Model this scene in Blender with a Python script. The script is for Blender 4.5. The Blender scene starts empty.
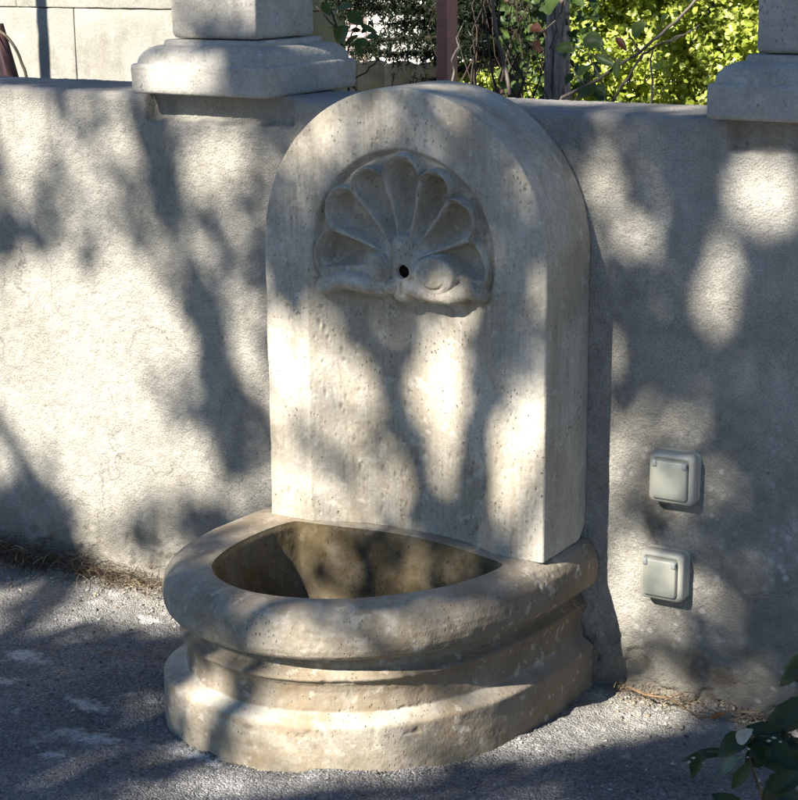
import bpy, math, random
import numpy as np
from mathutils import Vector, Matrix

random.seed(7)
RNG = np.random.default_rng(11)
S = bpy.context.scene
C = S.collection

# ------------------------------------------------------------------ camera
CAM = np.array([1.6742, -2.5190, 1.1705])
YAW, PITCH, ROLL, FPX = 0.54206, 0.24749, -0.00854, 1836.6
FW = np.array([-math.sin(YAW) * math.cos(PITCH), math.cos(YAW) * math.cos(PITCH), -math.sin(PITCH)])
RT = np.array([math.cos(YAW), math.sin(YAW), 0.0])
UP = np.cross(RT, FW)
RT2 = RT * math.cos(ROLL) + UP * math.sin(ROLL)
UP2 = -RT * math.sin(ROLL) + UP * math.cos(ROLL)
cam = bpy.data.cameras.new('camera')
cam.sensor_fit = 'HORIZONTAL'; cam.sensor_width = 36.0; cam.lens = FPX / 798 * 36.0
cam.clip_start = 0.05; cam.clip_end = 2000
cob = bpy.data.objects.new('camera', cam); C.objects.link(cob)
m = Matrix.Identity(4)
for i in range(3):
    m[i][0] = RT2[i]; m[i][1] = UP2[i]; m[i][2] = -FW[i]; m[i][3] = CAM[i]
cob.matrix_world = m
S.camera = cob

# ------------------------------------------------------------------ sky, sun, exposure
SUN_A, SUN_B = 0.27, 0.75                       # direction to the sun is (-A, -1, B)
sdir = Vector((-SUN_A, -1.0, SUN_B)).normalized()
elev = math.asin(sdir.z)
w = bpy.data.worlds.new('World'); S.world = w; w.use_nodes = True
nt = w.node_tree; nt.nodes.clear()
sky = nt.nodes.new('ShaderNodeTexSky'); sky.sky_type = 'NISHITA'; sky.sun_disc = False
sky.sun_elevation = elev
sky.sun_rotation = math.atan2(sdir.x, sdir.y)
sky.dust_density = 0.0; sky.ozone_density = 6.0; sky.air_density = 1.0
bg = nt.nodes.new('ShaderNodeBackground'); bg.inputs[1].default_value = 0.056
wo = nt.nodes.new('ShaderNodeOutputWorld')
nt.links.new(sky.outputs[0], bg.inputs[0]); nt.links.new(bg.outputs[0], wo.inputs[0])
sun = bpy.data.lights.new('sun', 'SUN'); sun.energy = 5.0; sun.angle = math.radians(0.53)
sun.color = (1.0, 0.94, 0.84)
so = bpy.data.objects.new('sun', sun); C.objects.link(so)
so.rotation_euler = (-sdir).to_track_quat('-Z', 'Y').to_euler()
so.location = (-3, -8, 8)
vs = S.view_settings
vs.view_transform = 'Standard'; vs.look = 'None'; vs.gamma = 1.0; vs.use_curve_mapping = False
vs.exposure = 1.5

# ------------------------------------------------------------------ helpers
def at(px, py, Y):
    """the point of the plane y = Y that stands at a photo pixel"""
    d = FW + RT2 * (px - 399) / FPX - UP2 * (py - 400) / FPX
    p = CAM + d * (Y - CAM[1]) / d[1]
    return Vector(p)

def tag(o, label=None, cat=None, group=None, kind=None):
    if label: o['label'] = label
    if cat: o['category'] = cat
    if group: o['group'] = group
    if kind: o['kind'] = kind
    return o

def empty(name, loc, label, cat, group=None):
    o = bpy.data.objects.new(name, None); C.objects.link(o)
    o.location = loc; o.empty_display_size = 0.1
    tag(o, label, cat, group)
    return o

def link(name, me, mat, parent=None, smooth=True):
    if mat is not None: me.materials.append(mat)
    o = bpy.data.objects.new(name, me); C.objects.link(o)
    if smooth: me.polygons.foreach_set('use_smooth', np.ones(len(me.polygons), dtype=bool))
    if parent is not None:
        o.parent = parent
        # vertices are given in world space: undo the parents' places
        off = Vector((0, 0, 0)); q = parent
        while q is not None:
            off += q.location; q = q.parent
        o.location = -off
    return o

def mesh(name, V, F, mat, parent=None, smooth=True):
    """F: int array (n,3) or (n,4), or a list of such arrays"""
    if not isinstance(F, list): F = [F]
    V = np.asarray(V, dtype=np.float32)
    me = bpy.data.meshes.new(name)
    F = [np.asarray(f, dtype=np.int32) for f in F if len(f)]
    idx = np.concatenate([f.ravel() for f in F])
    tot = np.concatenate([np.full(len(f), f.shape[1], dtype=np.int32) for f in F])
    start = np.concatenate([[0], np.cumsum(tot)[:-1]]).astype(np.int32)
    me.vertices.add(len(V)); me.vertices.foreach_set('co', V.ravel())
    me.loops.add(len(idx)); me.loops.foreach_set('vertex_index', idx)
    me.polygons.add(len(tot)); me.polygons.foreach_set('loop_start', start)
    me.polygons.foreach_set('loop_total', tot)
    me.update(calc_edges=True)
    return link(name, me, mat, parent, smooth)

def grid_faces(n, mm, flip=False, base=0, wrap=False):
    """quads of an n rows x mm columns vertex grid"""
    i = np.arange(n - 1)[:, None]; j = np.arange(mm if wrap else mm - 1)[None, :]
    j2 = (j + 1) % mm
    a = i * mm + j; b = i * mm + j2; c = (i + 1) * mm + j2; d = (i + 1) * mm + j
    f = np.stack([a, b, c, d], -1).reshape(-1, 4) + base
    return f[:, ::-1] if flip else f

def _hash(ix, iy, iz, seed):
    n = (ix * 374761393 + iy * 668265263 + iz * 2147483647 + seed * 1274126177) & 0xFFFFFFFF
    n = ((n ^ (n >> 13)) * 1274126177) & 0xFFFFFFFF
    n = ((n ^ (n >> 16)) * 2246822519) & 0xFFFFFFFF
    return ((n ^ (n >> 15)) & 0xFFFFFF) / float(0xFFFFFF)

def vnoise(P, scale, seed=0):
    Q = np.asarray(P, dtype=np.float64) * scale + 1000.0
    I = np.floor(Q).astype(np.int64); f = Q - I; f = f * f * (3 - 2 * f)
    r = 0.0
    for dx in (0, 1):
        wx = f[..., 0] if dx else 1 - f[..., 0]
        for dy in (0, 1):
            wy = f[..., 1] if dy else 1 - f[..., 1]
            for dz in (0, 1):
                wz = f[..., 2] if dz else 1 - f[..., 2]
                r = r + _hash(I[..., 0] + dx, I[..., 1] + dy, I[..., 2] + dz, seed) * wx * wy * wz
    return r * 2 - 1

def fbm(P, scale, oct=4, seed=0, gain=0.5):
    r = 0.0; a = 1.0
    for k in range(oct):
        r = r + a * vnoise(P, scale * 2 ** k, seed + k); a *= gain
    return r

def sm(e0, e1, x):
    t = np.clip((x - e0) / (e1 - e0), 0, 1)
    return t * t * (3 - 2 * t)

def tube(pts, radii, n=8, cap=True):
    """verts, faces of a round tube along points"""
    pts = [Vector(p) for p in pts]
    if not hasattr(radii, '__len__'): radii = [radii] * len(pts)
    V = []; F = []
    up = None
    for k, p in enumerate(pts):
        t = (pts[min(k + 1, len(pts) - 1)] - pts[max(k - 1, 0)])
        if t.length < 1e-9: t = Vector((0, 0, 1))
        t.normalize()
        if up is None:
            up = t.orthogonal().normalized()
        else:
            up = (up - t * up.dot(t))
            up = up.normalized() if up.length > 1e-6 else t.orthogonal().normalized()
        sd = t.cross(up)
        for j in range(n):
            a = 2 * math.pi * j / n
            V.append(p + (up * math.cos(a) + sd * math.sin(a)) * radii[k])
    for k in range(len(pts) - 1):
        for j in range(n):
            F.append((k * n + j, k * n + (j + 1) % n, (k + 1) * n + (j + 1) % n, (k + 1) * n + j))
    if cap:
        V.append(pts[0]); V.append(pts[-1]); a = len(V) - 2
        for j in range(n):
            F.append((a, (j + 1) % n, j, a)); F.append((a + 1, (len(pts) - 1) * n + j, (len(pts) - 1) * n + (j + 1) % n, a + 1))
    V = np.array([tuple(v) for v in V])
    F = [tuple(f) for f in F]
    Q = np.array([f for f in F if f[0] != f[3]], dtype=np.int32).reshape(-1, 4)
    T = np.array([f[:3] for f in F if f[0] == f[3]], dtype=np.int32).reshape(-1, 3)
    return V, Q, T

class MB:
    """collects pieces, links them as ONE mesh object"""
    def __init__(s): s.V = []; s.Q = []; s.T = []; s.n = 0
    def add(s, V, Q=None, T=None):
        V = np.asarray(V, dtype=float)
        s.V.append(V)
        if Q is not None and len(Q): s.Q.append(np.asarray(Q) + s.n)
        if T is not None and len(T): s.T.append(np.asarray(T) + s.n)
        s.n += len(V); return s
    def tube(s, pts, r, n=8): return s.add(*tube(pts, r, n))
    def build(s, name, mat, parent=None, smooth=True):
        F = []
        if s.Q: F.append(np.concatenate(s.Q))
        if s.T: F.append(np.concatenate(s.T))
        return mesh(name, np.concatenate(s.V), F, mat, parent, smooth)

def rbox(x0, x1, y0, y1, z0, z1, r=0.004, seg=1, noise=0.0, cell=None, seed=0):
    """box with rounded edges: each face a grid; returns V,Q"""
    def axis(a, b):
        L = b - a
        if cell: n = max(2, int(L / cell))
        else: n = 2
        inner = np.linspace(a + r, b - r, n)
        pre = [a + r * (1 - math.cos(t)) for t in np.linspace(0, math.pi / 2, seg + 2)[:-1]]
        # rounded edge: parameter positions
        return np.concatenate([np.linspace(a, a + r, seg + 2)[:-1], inner, np.linspace(b - r, b, seg + 2)[1:]])
    X, Y, Z = axis(x0, x1), axis(y0, y1), axis(z0, z1)
    V = []; Q = []; n = 0
    lo = np.array([x0 + r, y0 + r, z0 + r]); hi = np.array([x1 - r, y1 - r, z1 - r])
    def face(A, B, f):
        nonlocal n
        aa, bb = np.meshgrid(A, B, indexing='ij')
        P = f(aa, bb)
        V.append(P.reshape(-1, 3)); return len(A), len(B)
    for ax in range(3):
        for sgn in (0, 1):
            A, B = [(Y, Z), (X, Z), (X, Y)][ax]
            val = [(x0, x1), (y0, y1), (z0, z1)][ax][sgn]
            def f(aa, bb, ax=ax, val=val):
                c = np.full_like(aa, val)
                return np.stack({0: [c, aa, bb], 1: [aa, c, bb], 2: [aa, bb, c]}[ax], -1)
            a, b = face(A, B, f)
            fl = (sgn == 0) ^ (ax == 1)
            Q.append(grid_faces(a, b, flip=fl, base=n)); n += a * b
    V = np.concatenate(V)
    core = np.clip(V, lo, hi); d = V - core
    ln = np.linalg.norm(d, axis=1, keepdims=True)
    V = np.where(ln > 1e-9, core + d / np.maximum(ln, 1e-9) * r, V)
    if noise:
        nn = np.where(ln > 1e-9, d / np.maximum(ln, 1e-9), 0)
        V = V + nn * (fbm(V, 60, 4, seed)[:, None] * noise)
    return V, np.concatenate(Q)

def box_obj(name, b, mat, parent=None, r=0.004, seg=2, noise=0.0, cell=None, seed=0):
    V, Q = rbox(*b, r=r, seg=seg, noise=noise, cell=cell, seed=seed)
    return mesh(name, V, Q, mat, parent)

# ------------------------------------------------------------------ materials
class Mat:
    def __init__(s, name, rough=0.9, spec=0.3):
        s.m = bpy.data.materials.new(name); s.m.use_nodes = True
        s.t = s.m.node_tree; s.b = s.t.nodes['Principled BSDF']
        s.b.inputs['Roughness'].default_value = rough
        s.b.inputs['Specular IOR Level'].default_value = spec
        s.co = s.t.nodes.new('ShaderNodeTexCoord').outputs['Object']
        g = s.t.nodes.new('ShaderNodeNewGeometry'); s.pos = g.outputs['Position']; s.rnd = g.outputs['Random Per Island']
    def n(s, typ, **k):
        x = s.t.nodes.new(typ)
        for a, b in k.items(): setattr(x, a, b)
        return x
    def L(s, a, b): s.t.links.new(a, b)
    def map(s, scale=(1, 1, 1), loc=(0, 0, 0)):
        x = s.n('ShaderNodeMapping'); x.inputs['Scale'].default_value = scale; x.inputs['Location'].default_value = loc
        s.L(s.pos, x.inputs[0]); return x.outputs[0]
    def noise(s, scale, detail=4, rough=0.55, vec=None, dist=0.0):
        x = s.n('ShaderNodeTexNoise'); x.inputs['Scale'].default_value = scale
        x.inputs['Detail'].default_value = detail; x.inputs['Roughness'].default_value = rough
        x.inputs['Distortion'].default_value = dist
        s.L(vec if vec is not None else s.pos, x.inputs['Vector']); return x.outputs['Fac']
    def vor(s, scale, vec=None, feature='F1', out='Distance'):
        x = s.n('ShaderNodeTexVoronoi', feature=feature); x.inputs['Scale'].default_value = scale
        s.L(vec if vec is not None else s.pos, x.inputs['Vector']); return x.outputs[out]
    def ramp(s, f, stops, interp='LINEAR'):
        x = s.n('ShaderNodeValToRGB'); x.color_ramp.interpolation = interp
        e = x.color_ramp.elements
        while len(e) < len(stops): e.new(0.5)
        for k, (p, c) in enumerate(stops):
            e[k].position = p
            e[k].color = (c, c, c, 1) if not hasattr(c, '__len__') else (*c, 1)
        s.L(f, x.inputs[0]); return x.outputs[0]
    def mix(s, f, a, b, typ='MIX'):
        x = s.n('ShaderNodeMix', data_type='RGBA', blend_type=typ)
        def put(v, i):
            if hasattr(v, 'is_linked'): s.L(v, x.inputs[i])
            elif hasattr(v, '__len__'): x.inputs[i].default_value = (*v, 1)
            else: x.inputs[i].default_value = v if i == 0 else (v, v, v, 1)
        put(f, 0); put(a, 6); put(b, 7); return x.outputs[2]
    def math(s, op, a, b=0.0):
        x = s.n('ShaderNodeMath', operation=op)
        for v, i in ((a, 0), (b, 1)):
            if hasattr(v, 'is_linked'): s.L(v, x.inputs[i])
            else: x.inputs[i].default_value = v
        return x.outputs[0]
    def bump(s, h, dist, strength=1.0, prev=None):
        x = s.n('ShaderNodeBump'); x.inputs['Distance'].default_value = dist; x.inputs['Strength'].default_value = strength
        s.L(h, x.inputs['Height'])
        if prev is not None: s.L(prev, x.inputs['Normal'])
        return x.outputs[0]
    def col(s, c):
        if hasattr(c, 'is_linked'): s.L(c, s.b.inputs['Base Color'])
        else: s.b.inputs['Base Color'].default_value = (*c, 1)
    def nor(s, n_): s.L(n_, s.b.inputs['Normal'])
    def sep(s, v=None):
        x = s.n('ShaderNodeSeparateXYZ'); s.L(v if v is not None else s.pos, x.inputs[0]); return x.outputs

def mat_render():
    a = Mat('roughcast_render', 0.95, 0.15)
    big = a.noise(3.5, 5, 0.6)
    c = a.ramp(big, [(0.3, (0.30, 0.28, 0.24)), (0.5, (0.375, 0.355, 0.31)), (0.7, (0.44, 0.42, 0.375))])
    gr = a.noise(420, 3, 0.65)
    c = a.mix(1.0, c, a.ramp(gr, [(0.25, 0.55), (0.5, 0.98), (0.75, 1.28)]), 'MULTIPLY')
    med = a.noise(38, 4, 0.6)
    c = a.mix(1.0, c, a.ramp(med, [(0.3, 0.84), (0.7, 1.14)]), 'MULTIPLY')
    tw = a.noise(2.2, 6, 0.7, a.map((1, 1, 1.6), (7, 0, 2)), 1.2)
    c = a.mix(1.0, c, a.ramp(tw, [(0.3, 0.74), (0.45, 0.98), (0.6, 1.03), (0.75, 1.2)]), 'MULTIPLY')
    dr = a.noise(1.0, 5, 0.65, a.map((24, 24, 1.6)))
    drm = a.ramp(a.sep()[2], [(0.55, 0), (0.92, 1)])
    c = a.mix(a.math('MULTIPLY', a.ramp(dr, [(0.5, 0), (0.68, 0.55)]), drm), c, (0.19, 0.18, 0.16))
    cv = a.n('ShaderNodeTexVoronoi', feature='DISTANCE_TO_EDGE'); cv.inputs['Scale'].default_value = 2.6
    wv = a.n('ShaderNodeVectorMath', operation='ADD'); nz_ = a.n('ShaderNodeTexNoise'); nz_.inputs['Scale'].default_value = 9; nz_.inputs['Detail'].default_value = 6
    a.L(a.pos, nz_.inputs['Vector']); sc_ = a.n('ShaderNodeVectorMath', operation='SCALE'); sc_.inputs['Scale'].default_value = 0.22
    a.L(nz_.outputs['Color'], sc_.inputs[0]); a.L(a.pos, wv.inputs[0]); a.L(sc_.outputs[0], wv.inputs[1]); a.L(wv.outputs[0], cv.inputs['Vector'])
    ck = a.math('MULTIPLY', a.ramp(cv.outputs['Distance'], [(0.0, 1), (0.006, 0)]), a.ramp(a.noise(3.1, 3, 0.5, a.map((1, 1, 1), (3, 3, 9))), [(0.5, 0), (0.58, 0.6)]))
    c = a.mix(ck, c, (0.10, 0.09, 0.08))
    X, Y, Z = a.sep()
    # damp, mossy, mineral stains creeping up from the ground
    n2 = a.noise(9, 5, 0.7)
    h = a.math('ADD', Z, a.math('MULTIPLY', a.math('SUBTRACT', n2, 0.5), 0.45))
    low = a.ramp(h, [(0.0, 1), (0.05, 0.8), (0.16, 0.12), (0.3, 0)])
    c = a.mix(a.math('MULTIPLY', low, 0.6), c, (0.13, 0.115, 0.085))
    # right side: grey weathering with pale lichen spots
    right = a.ramp(X, [(0.50, 0), (0.62, 1)])
    up = a.ramp(Z, [(0.38, 1), (0.52, 0)])
    area = a.math('MULTIPLY', right, up)
    gy = a.ramp(a.noise(16, 5, 0.65), [(0.38, 0.0), (0.62, 1.0)])
    c = a.mix(a.math('MULTIPLY', area, a.math('MULTIPLY', gy, 0.55)), c, (0.17, 0.165, 0.15))
    sp = a.ramp(a.vor(48, a.map((1, 1, 1.0))), [(0.16, 1), (0.30, 0)])
    spm = a.ramp(a.noise(7, 4, 0.6), [(0.42, 0), (0.55, 1)])
    c = a.mix(a.math('MULTIPLY', area, a.math('MULTIPLY', a.math('MULTIPLY', sp, spm), 0.8)), c, (0.52, 0.51, 0.48))
    for (px_, pz_, sx_, sz_, cc, st) in ((0.618, 0.300, 0.030, 0.045, (0.10, 0.095, 0.085), 0.75), (0.690, 0.065, 0.035, 0.030, (0.13, 0.10, 0.07), 0.5), (0.735, 0.055, 0.030, 0.022, (0.12, 0.085, 0.055), 0.6), (0.775, 0.180, 0.10, 0.07, (0.16, 0.145, 0.12), 0.4)):
        mp = a.n('ShaderNodeMapping', vector_type='POINT'); mp.inputs['Scale'].default_value = (1 / sx_, 0, 1 / sz_); mp.inputs['Location'].default_value = (-px_ / sx_, 0, -pz_ / sz_)
        a.L(a.pos, mp.inputs[0]); ln = a.n('ShaderNodeVectorMath', operation='LENGTH'); a.L(mp.outputs[0], ln.inputs[0])
        q_ = a.math('ADD', ln.outputs['Value'], a.math('MULTIPLY', a.math('SUBTRACT', a.noise(45, 5, 0.7), 0.5), 2.6))
        c = a.mix(a.math('MULTIPLY', a.ramp(q_, [(0.45, 1), (1.0, 0)]), st), c, cc)
    # small dark pocks
    pk = a.ramp(a.vor(26), [(0.05, 1), (0.085, 0)])
    c = a.mix(a.math('MULTIPLY', pk, 0.5), c, (0.11, 0.10, 0.085))
    # weathered grey top
    top = a.ramp(a.math('ADD', Z, a.math('MULTIPLY', n2, 0.03)), [(0.905, 0), (0.93, 0.75)])
    c = a.mix(top, c, (0.33, 0.31, 0.29))
    a.col(c)
    hh = a.math('ADD', a.noise(280, 3, 0.65), a.math('MULTIPLY', a.noise(130, 3, 0.6), 0.6))
    a.nor(a.bump(hh, 0.0036, 1.0))
    return a.m

def mat_stone(name, base, dark, light, streak=True, brown=0.0, pits=1.0, bump=0.0016, pale=0.55, band=False):
    a = Mat(name, 0.85, 0.25)
    n1 = a.noise(7, 6, 0.62)
    c = a.ramp(n1, [(0.28, dark), (0.5, base), (0.74, light)])
    if streak:
        s1 = a.noise(1.0, 5, 0.6, a.map((210, 210, 14)))
        c = a.mix(1.0, c, a.ramp(s1, [(0.3, 0.88), (0.5, 1.0), (0.7, 1.08)]), 'MULTIPLY')
        s2 = a.noise(1.0, 4, 0.6, a.map((30, 30, 3)))
        c = a.mix(a.ramp(s2, [(0.5, 0), (0.7, 0.55)]), c, dark)
        rn = a.noise(1.0, 5, 0.7, a.map((17, 17, 2.2), (5, 5, 5)), 0.5)
        c = a.mix(a.ramp(rn, [(0.54, 0), (0.66, 0.5)]), c, (0.27, 0.205, 0.13))
    bb = a.noise(11, 5, 0.7, a.map((1, 1, 0.8), (4.2, 0, 1.3)))
    c = a.mix(a.ramp(bb, [(0.53, 0), (0.60, 0.5)]), c, light)
    c = a.mix(a.ramp(bb, [(0.30, 0.42), (0.42, 0)]), c, tuple(v * 0.8 for v in dark))
    fine = a.noise(190, 4, 0.7)
    c = a.mix(1.0, c, a.ramp(fine, [(0.3, 0.82), (0.7, 1.15)]), 'MULTIPLY')
    if brown:
        b = a.noise(1.0, 5, 0.65, a.map((5, 5, 26)))
        c = a.mix(a.ramp(b, [(0.44, 0), (0.66, brown)]), c, (0.21, 0.15, 0.085))
        b2 = a.noise(13, 5, 0.7, dist=0.6)
        c = a.mix(a.ramp(b2, [(0.5, 0), (0.68, brown * 0.9)]), c, (0.17, 0.135, 0.095))
        bl = a.noise(22, 5, 0.7)
        c = a.mix(a.ramp(bl, [(0.5, 0), (0.66, pale)]), c, (0.45, 0.42, 0.365))
    if band:
        # the recessed band under the rim holds brown water stains, the plinth below has bleached
        Zc = a.math('ADD', a.sep()[2], a.math('MULTIPLY', a.math('SUBTRACT', a.noise(30, 4, 0.6), 0.5), 0.012))
        bm = a.ramp(a.math('MULTIPLY', Zc, 4.0), [(0.325, 0), (0.345, 1), (0.56, 1), (0.60, 0.15)])
        bs = a.ramp(a.noise(1.0, 5, 0.65, a.map((16, 16, 5))), [(0.36, 0.25), (0.62, 0.9)])
        c = a.mix(a.math('MULTIPLY', bm, bs), c, (0.21, 0.165, 0.112))
        wm = a.ramp(a.math('MULTIPLY', Zc, 4.0), [(0.27, 0), (0.28, 0.5), (0.325, 0.5), (0.335, 0)])
        c = a.mix(wm, c, (0.50, 0.475, 0.42))
        sp_ = a.ramp(a.noise(6, 5, 0.7, a.map((1, 1, 1.5), (9, 2, 1))), [(0.55, 0), (0.66, 0.7)])
        c = a.mix(sp_, c, (0.24, 0.175, 0.105))
        # darker brown toward the right flank, weaker near the rim top
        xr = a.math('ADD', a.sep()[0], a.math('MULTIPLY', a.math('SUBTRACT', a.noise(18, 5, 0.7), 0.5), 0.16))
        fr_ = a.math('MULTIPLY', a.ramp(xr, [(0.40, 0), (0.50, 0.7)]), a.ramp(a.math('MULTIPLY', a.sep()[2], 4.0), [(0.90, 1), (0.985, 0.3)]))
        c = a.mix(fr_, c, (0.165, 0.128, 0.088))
    # pale chips, blotches
    ch = a.noise(40, 4, 0.6)
    c = a.mix(a.ramp(ch, [(0.60, 0), (0.65, 0.55)]), c, tuple(v * 1.08 for v in light))
    c = a.mix(a.ramp(a.noise(85, 4, 0.7), [(0.60, 0), (0.68, 0.5)]), c, dark)
    pv = a.vor(150, a.map((1, 1, 0.55)))
    pm = a.noise(15, 3, 0.6)
    pit = a.math('MULTIPLY', a.ramp(pv, [(0.10, 1), (0.2, 0)]), a.ramp(pm, [(0.47, 0), (0.62, 1)]))
    pv2 = a.vor(75, a.map((1, 1, 0.7)))
    pit2 = a.math('MULTIPLY', a.ramp(pv2, [(0.07, 1), (0.15, 0)]), a.ramp(a.noise(19, 4, 0.6), [(0.58, 0), (0.68, 1)]))
    pit = a.math('MAXIMUM', pit, pit2)
    c = a.mix(a.math('MULTIPLY', pit, 0.28 * pits), c, (0.11, 0.085, 0.06))
    a.col(c)
    h = a.math('SUBTRACT', a.math('ADD', a.math('MULTIPLY', fine, 0.5), a.noise(55, 4, 0.6)), a.math('MULTIPLY', pit, 1.6 * pits))
    a.nor(a.bump(h, bump, 1.0))
    return a.m

GROUND_SPOTS = ((-0.374, -0.353, 0.055, 0.032), (-0.141, -0.465, 0.048, 0.020), (-0.053, -0.552, 0.075, 0.030), (-0.066, -0.629, 0.026, 0.020), (0.100, -0.517, 0.065, 0.026), (-0.320, -0.461, 0.022, 0.022), (0.151, -0.524, 0.02, 0.016), (-0.29, -0.121, 0.04, 0.018), (-0.20, -0.10, 0.03, 0.02))
def mat_ground():
    a = Mat('rough_ground', 0.95, 0.15)
    big = a.noise(4.5, 6, 0.65)
    c = a.ramp(big, [(0.3, (0.125, 0.124, 0.124)), (0.5, (0.19, 0.188, 0.186)), (0.72, (0.26, 0.255, 0.25))])
    v = a.n('ShaderNodeTexVoronoi'); v.inputs['Scale'].default_value = 330
    a.L(a.pos, v.inputs['Vector'])
    g = a.sep(v.outputs['Color'])[0]
    c = a.mix(1.0, c, a.ramp(g, [(0.1, 0.62), (0.55, 1.0), (0.88, 1.18), (1.0, 1.8)]), 'MULTIPLY')
    X, Y, Z = a.sep()
    # sandy, pale strip by the wall
    d = a.math('ADD', Y, a.math('MULTIPLY', a.math('SUBTRACT', a.noise(7, 5, 0.7), 0.5), 0.28))
    c = a.mix(a.ramp(d, [(-0.22 + 0.5, 0), (-0.10 + 0.5, 0.75)]) if False else a.ramp(a.math('ADD', d, 0.5), [(0.26, 0), (0.46, 0.55)]), c, (0.34, 0.32, 0.28))
    # white mineral patches
    wn = a.noise(11, 6, 0.75, a.map((1, 1, 1), (3.1, 1.7, 0)))
    wm = a.ramp(wn, [(0.57, 0), (0.66, 1)])
    wide = a.ramp(a.noise(2.3, 3, 0.5, a.map((1, 1, 1), (1.2, 0, 0))), [(0.42, 0), (0.55, 1)])
    c = a.mix(a.math('MULTIPLY', a.math('MULTIPLY', wm, wide), 0.5), c, (0.55, 0.54, 0.51))
    for (px_, py_, sx_, sy_) in GROUND_SPOTS:
        mp = a.n('ShaderNodeMapping', vector_type='POINT'); mp.inputs['Scale'].default_value = (1 / sx_, 1 / sy_, 0); mp.inputs['Location'].default_value = (-px_ / sx_, -py_ / sy_, 0)
        a.L(a.pos, mp.inputs[0]); ln = a.n('ShaderNodeVectorMath', operation='LENGTH'); a.L(mp.outputs[0], ln.inputs[0])
        q_ = a.math('ADD', ln.outputs['Value'], a.math('MULTIPLY', a.math('SUBTRACT', a.noise(55, 6, 0.75), 0.5), 3.6))
        c = a.mix(a.math('MULTIPLY', a.math('MULTIPLY', a.ramp(q_, [(0.25, 1), (0.95, 0)]), a.ramp(a.noise(160, 4, 0.7), [(0.35, 0.35), (0.6, 1)])), 0.8), c, (0.66, 0.65, 0.62))
    a.col(c)
    h = a.math('ADD', a.math('MULTIPLY', v.outputs['Distance'], -1.0), a.noise(120, 4, 0.7))
    a.nor(a.bump(h, 0.0026, 1.0))
    return a.m

def mat_plain(name, colr, rough=0.7, spec=0.3, nscale=None, amt=0.2, bump=0.0, emit=None):
    a = Mat(name, rough, spec)
    if nscale:
        nn = a.noise(nscale, 5, 0.6)
        a.col(a.mix(1.0, colr, a.ramp(nn, [(0.3, 1 - amt), (0.7, 1 + amt)]), 'MULTIPLY'))
        if bump: a.nor(a.bump(nn, bump, 1.0))
    else: a.col(colr)
    return a.m

def mat_leaf(name, cols, trans=0.3, rough=0.5, spec=0.4):
    a = Mat(name, rough, spec)
    c = a.ramp(a.rnd, [(i / max(1, len(cols) - 1), x) for i, x in enumerate(cols)])
    nn = a.noise(25, 3, 0.6)
    c = a.mix(1.0, c, a.ramp(nn, [(0.3, 0.8), (0.7, 1.2)]), 'MULTIPLY')
    a.col(c)
    if trans:
        tr = a.n('ShaderNodeBsdfTranslucent'); a.L(c, tr.inputs[0])
        mx = a.n('ShaderNodeMixShader'); mx.inputs[0].default_value = trans
        out = a.t.nodes['Material Output']
        a.L(a.b.outputs[0], mx.inputs[1]); a.L(tr.outputs[0], mx.inputs[2]); a.L(mx.outputs[0], out.inputs[0])
    return a.m

M_RENDER = mat_render()
M_SLAB = mat_stone('travertine_slab', (0.425, 0.385, 0.315), (0.31, 0.265, 0.20), (0.54, 0.505, 0.435))
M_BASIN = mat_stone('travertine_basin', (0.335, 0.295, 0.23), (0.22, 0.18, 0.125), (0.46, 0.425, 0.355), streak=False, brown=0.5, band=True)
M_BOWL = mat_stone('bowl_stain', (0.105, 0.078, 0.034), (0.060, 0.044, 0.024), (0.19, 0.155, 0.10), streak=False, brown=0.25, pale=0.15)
M_PILLAR = mat_stone('limestone_pillar', (0.40, 0.375, 0.33), (0.30, 0.28, 0.245), (0.47, 0.445, 0.395), streak=False, pits=0.4, bump=0.0035)
M_BLOCK = mat_stone('pale_blockwork', (0.27, 0.258, 0.222), (0.19, 0.175, 0.145), (0.33, 0.32, 0.285), streak=False, pits=0.25, bump=0.002)
M_GROUND = mat_ground()

# ------------------------------------------------------------------ ground: one sheet to the horizon
def axis(segs):
    out = []
    for a, b, st in segs: out.append(np.arange(a, b, st))
    out.append([segs[-1][1]]); return np.concatenate(out)
gx = axis([(-400, -40, 60), (-40, -4, 4), (-4, -1.0, 0.15), (-1.0, 1.15, 0.0042), (1.15, 4, 0.15), (4, 40, 4), (40, 400, 60)])
gy = axis([(-400, -40, 60), (-40, -4, 4), (-4, -1.0, 0.15), (-1.0, 0.05, 0.0042), (0.05, 4, 0.2), (4, 40, 4), (40, 400, 60)])
GX, GY = np.meshgrid(gx, gy)
P = np.stack([GX, GY, np.zeros_like(GX)], -1)
near = sm(-1.6, -1.0, GX) * sm(1.9, 1.15, GX) * sm(-1.6, -1.0, GY) * sm(0.3, 0.05, GY)
def ground_h(P):
    x, y = P[..., 0], P[..., 1]
    h = 0.006 * fbm(P, 6, 3, 5) + 0.0022 * fbm(P, 45, 3, 9) - 0.004
    # loose earth heaped against the wall foot
    h = h + sm(-0.10, 0.0, y) * (0.012 + 0.010 * fbm(P, 14, 3, 21)) * (sm(0.60, 0.75, x) + sm(-0.05, -0.25, x))
    return h
GZ = ground_h(P) * near + 0.0011 * fbm(P, 190, 2, 2, 0.7) * near
V = np.stack([GX, GY, GZ], -1).reshape(-1, 3)
tag(mesh('ground', V, grid_faces(len(gy), len(gx)), M_GROUND), kind='structure')

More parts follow.
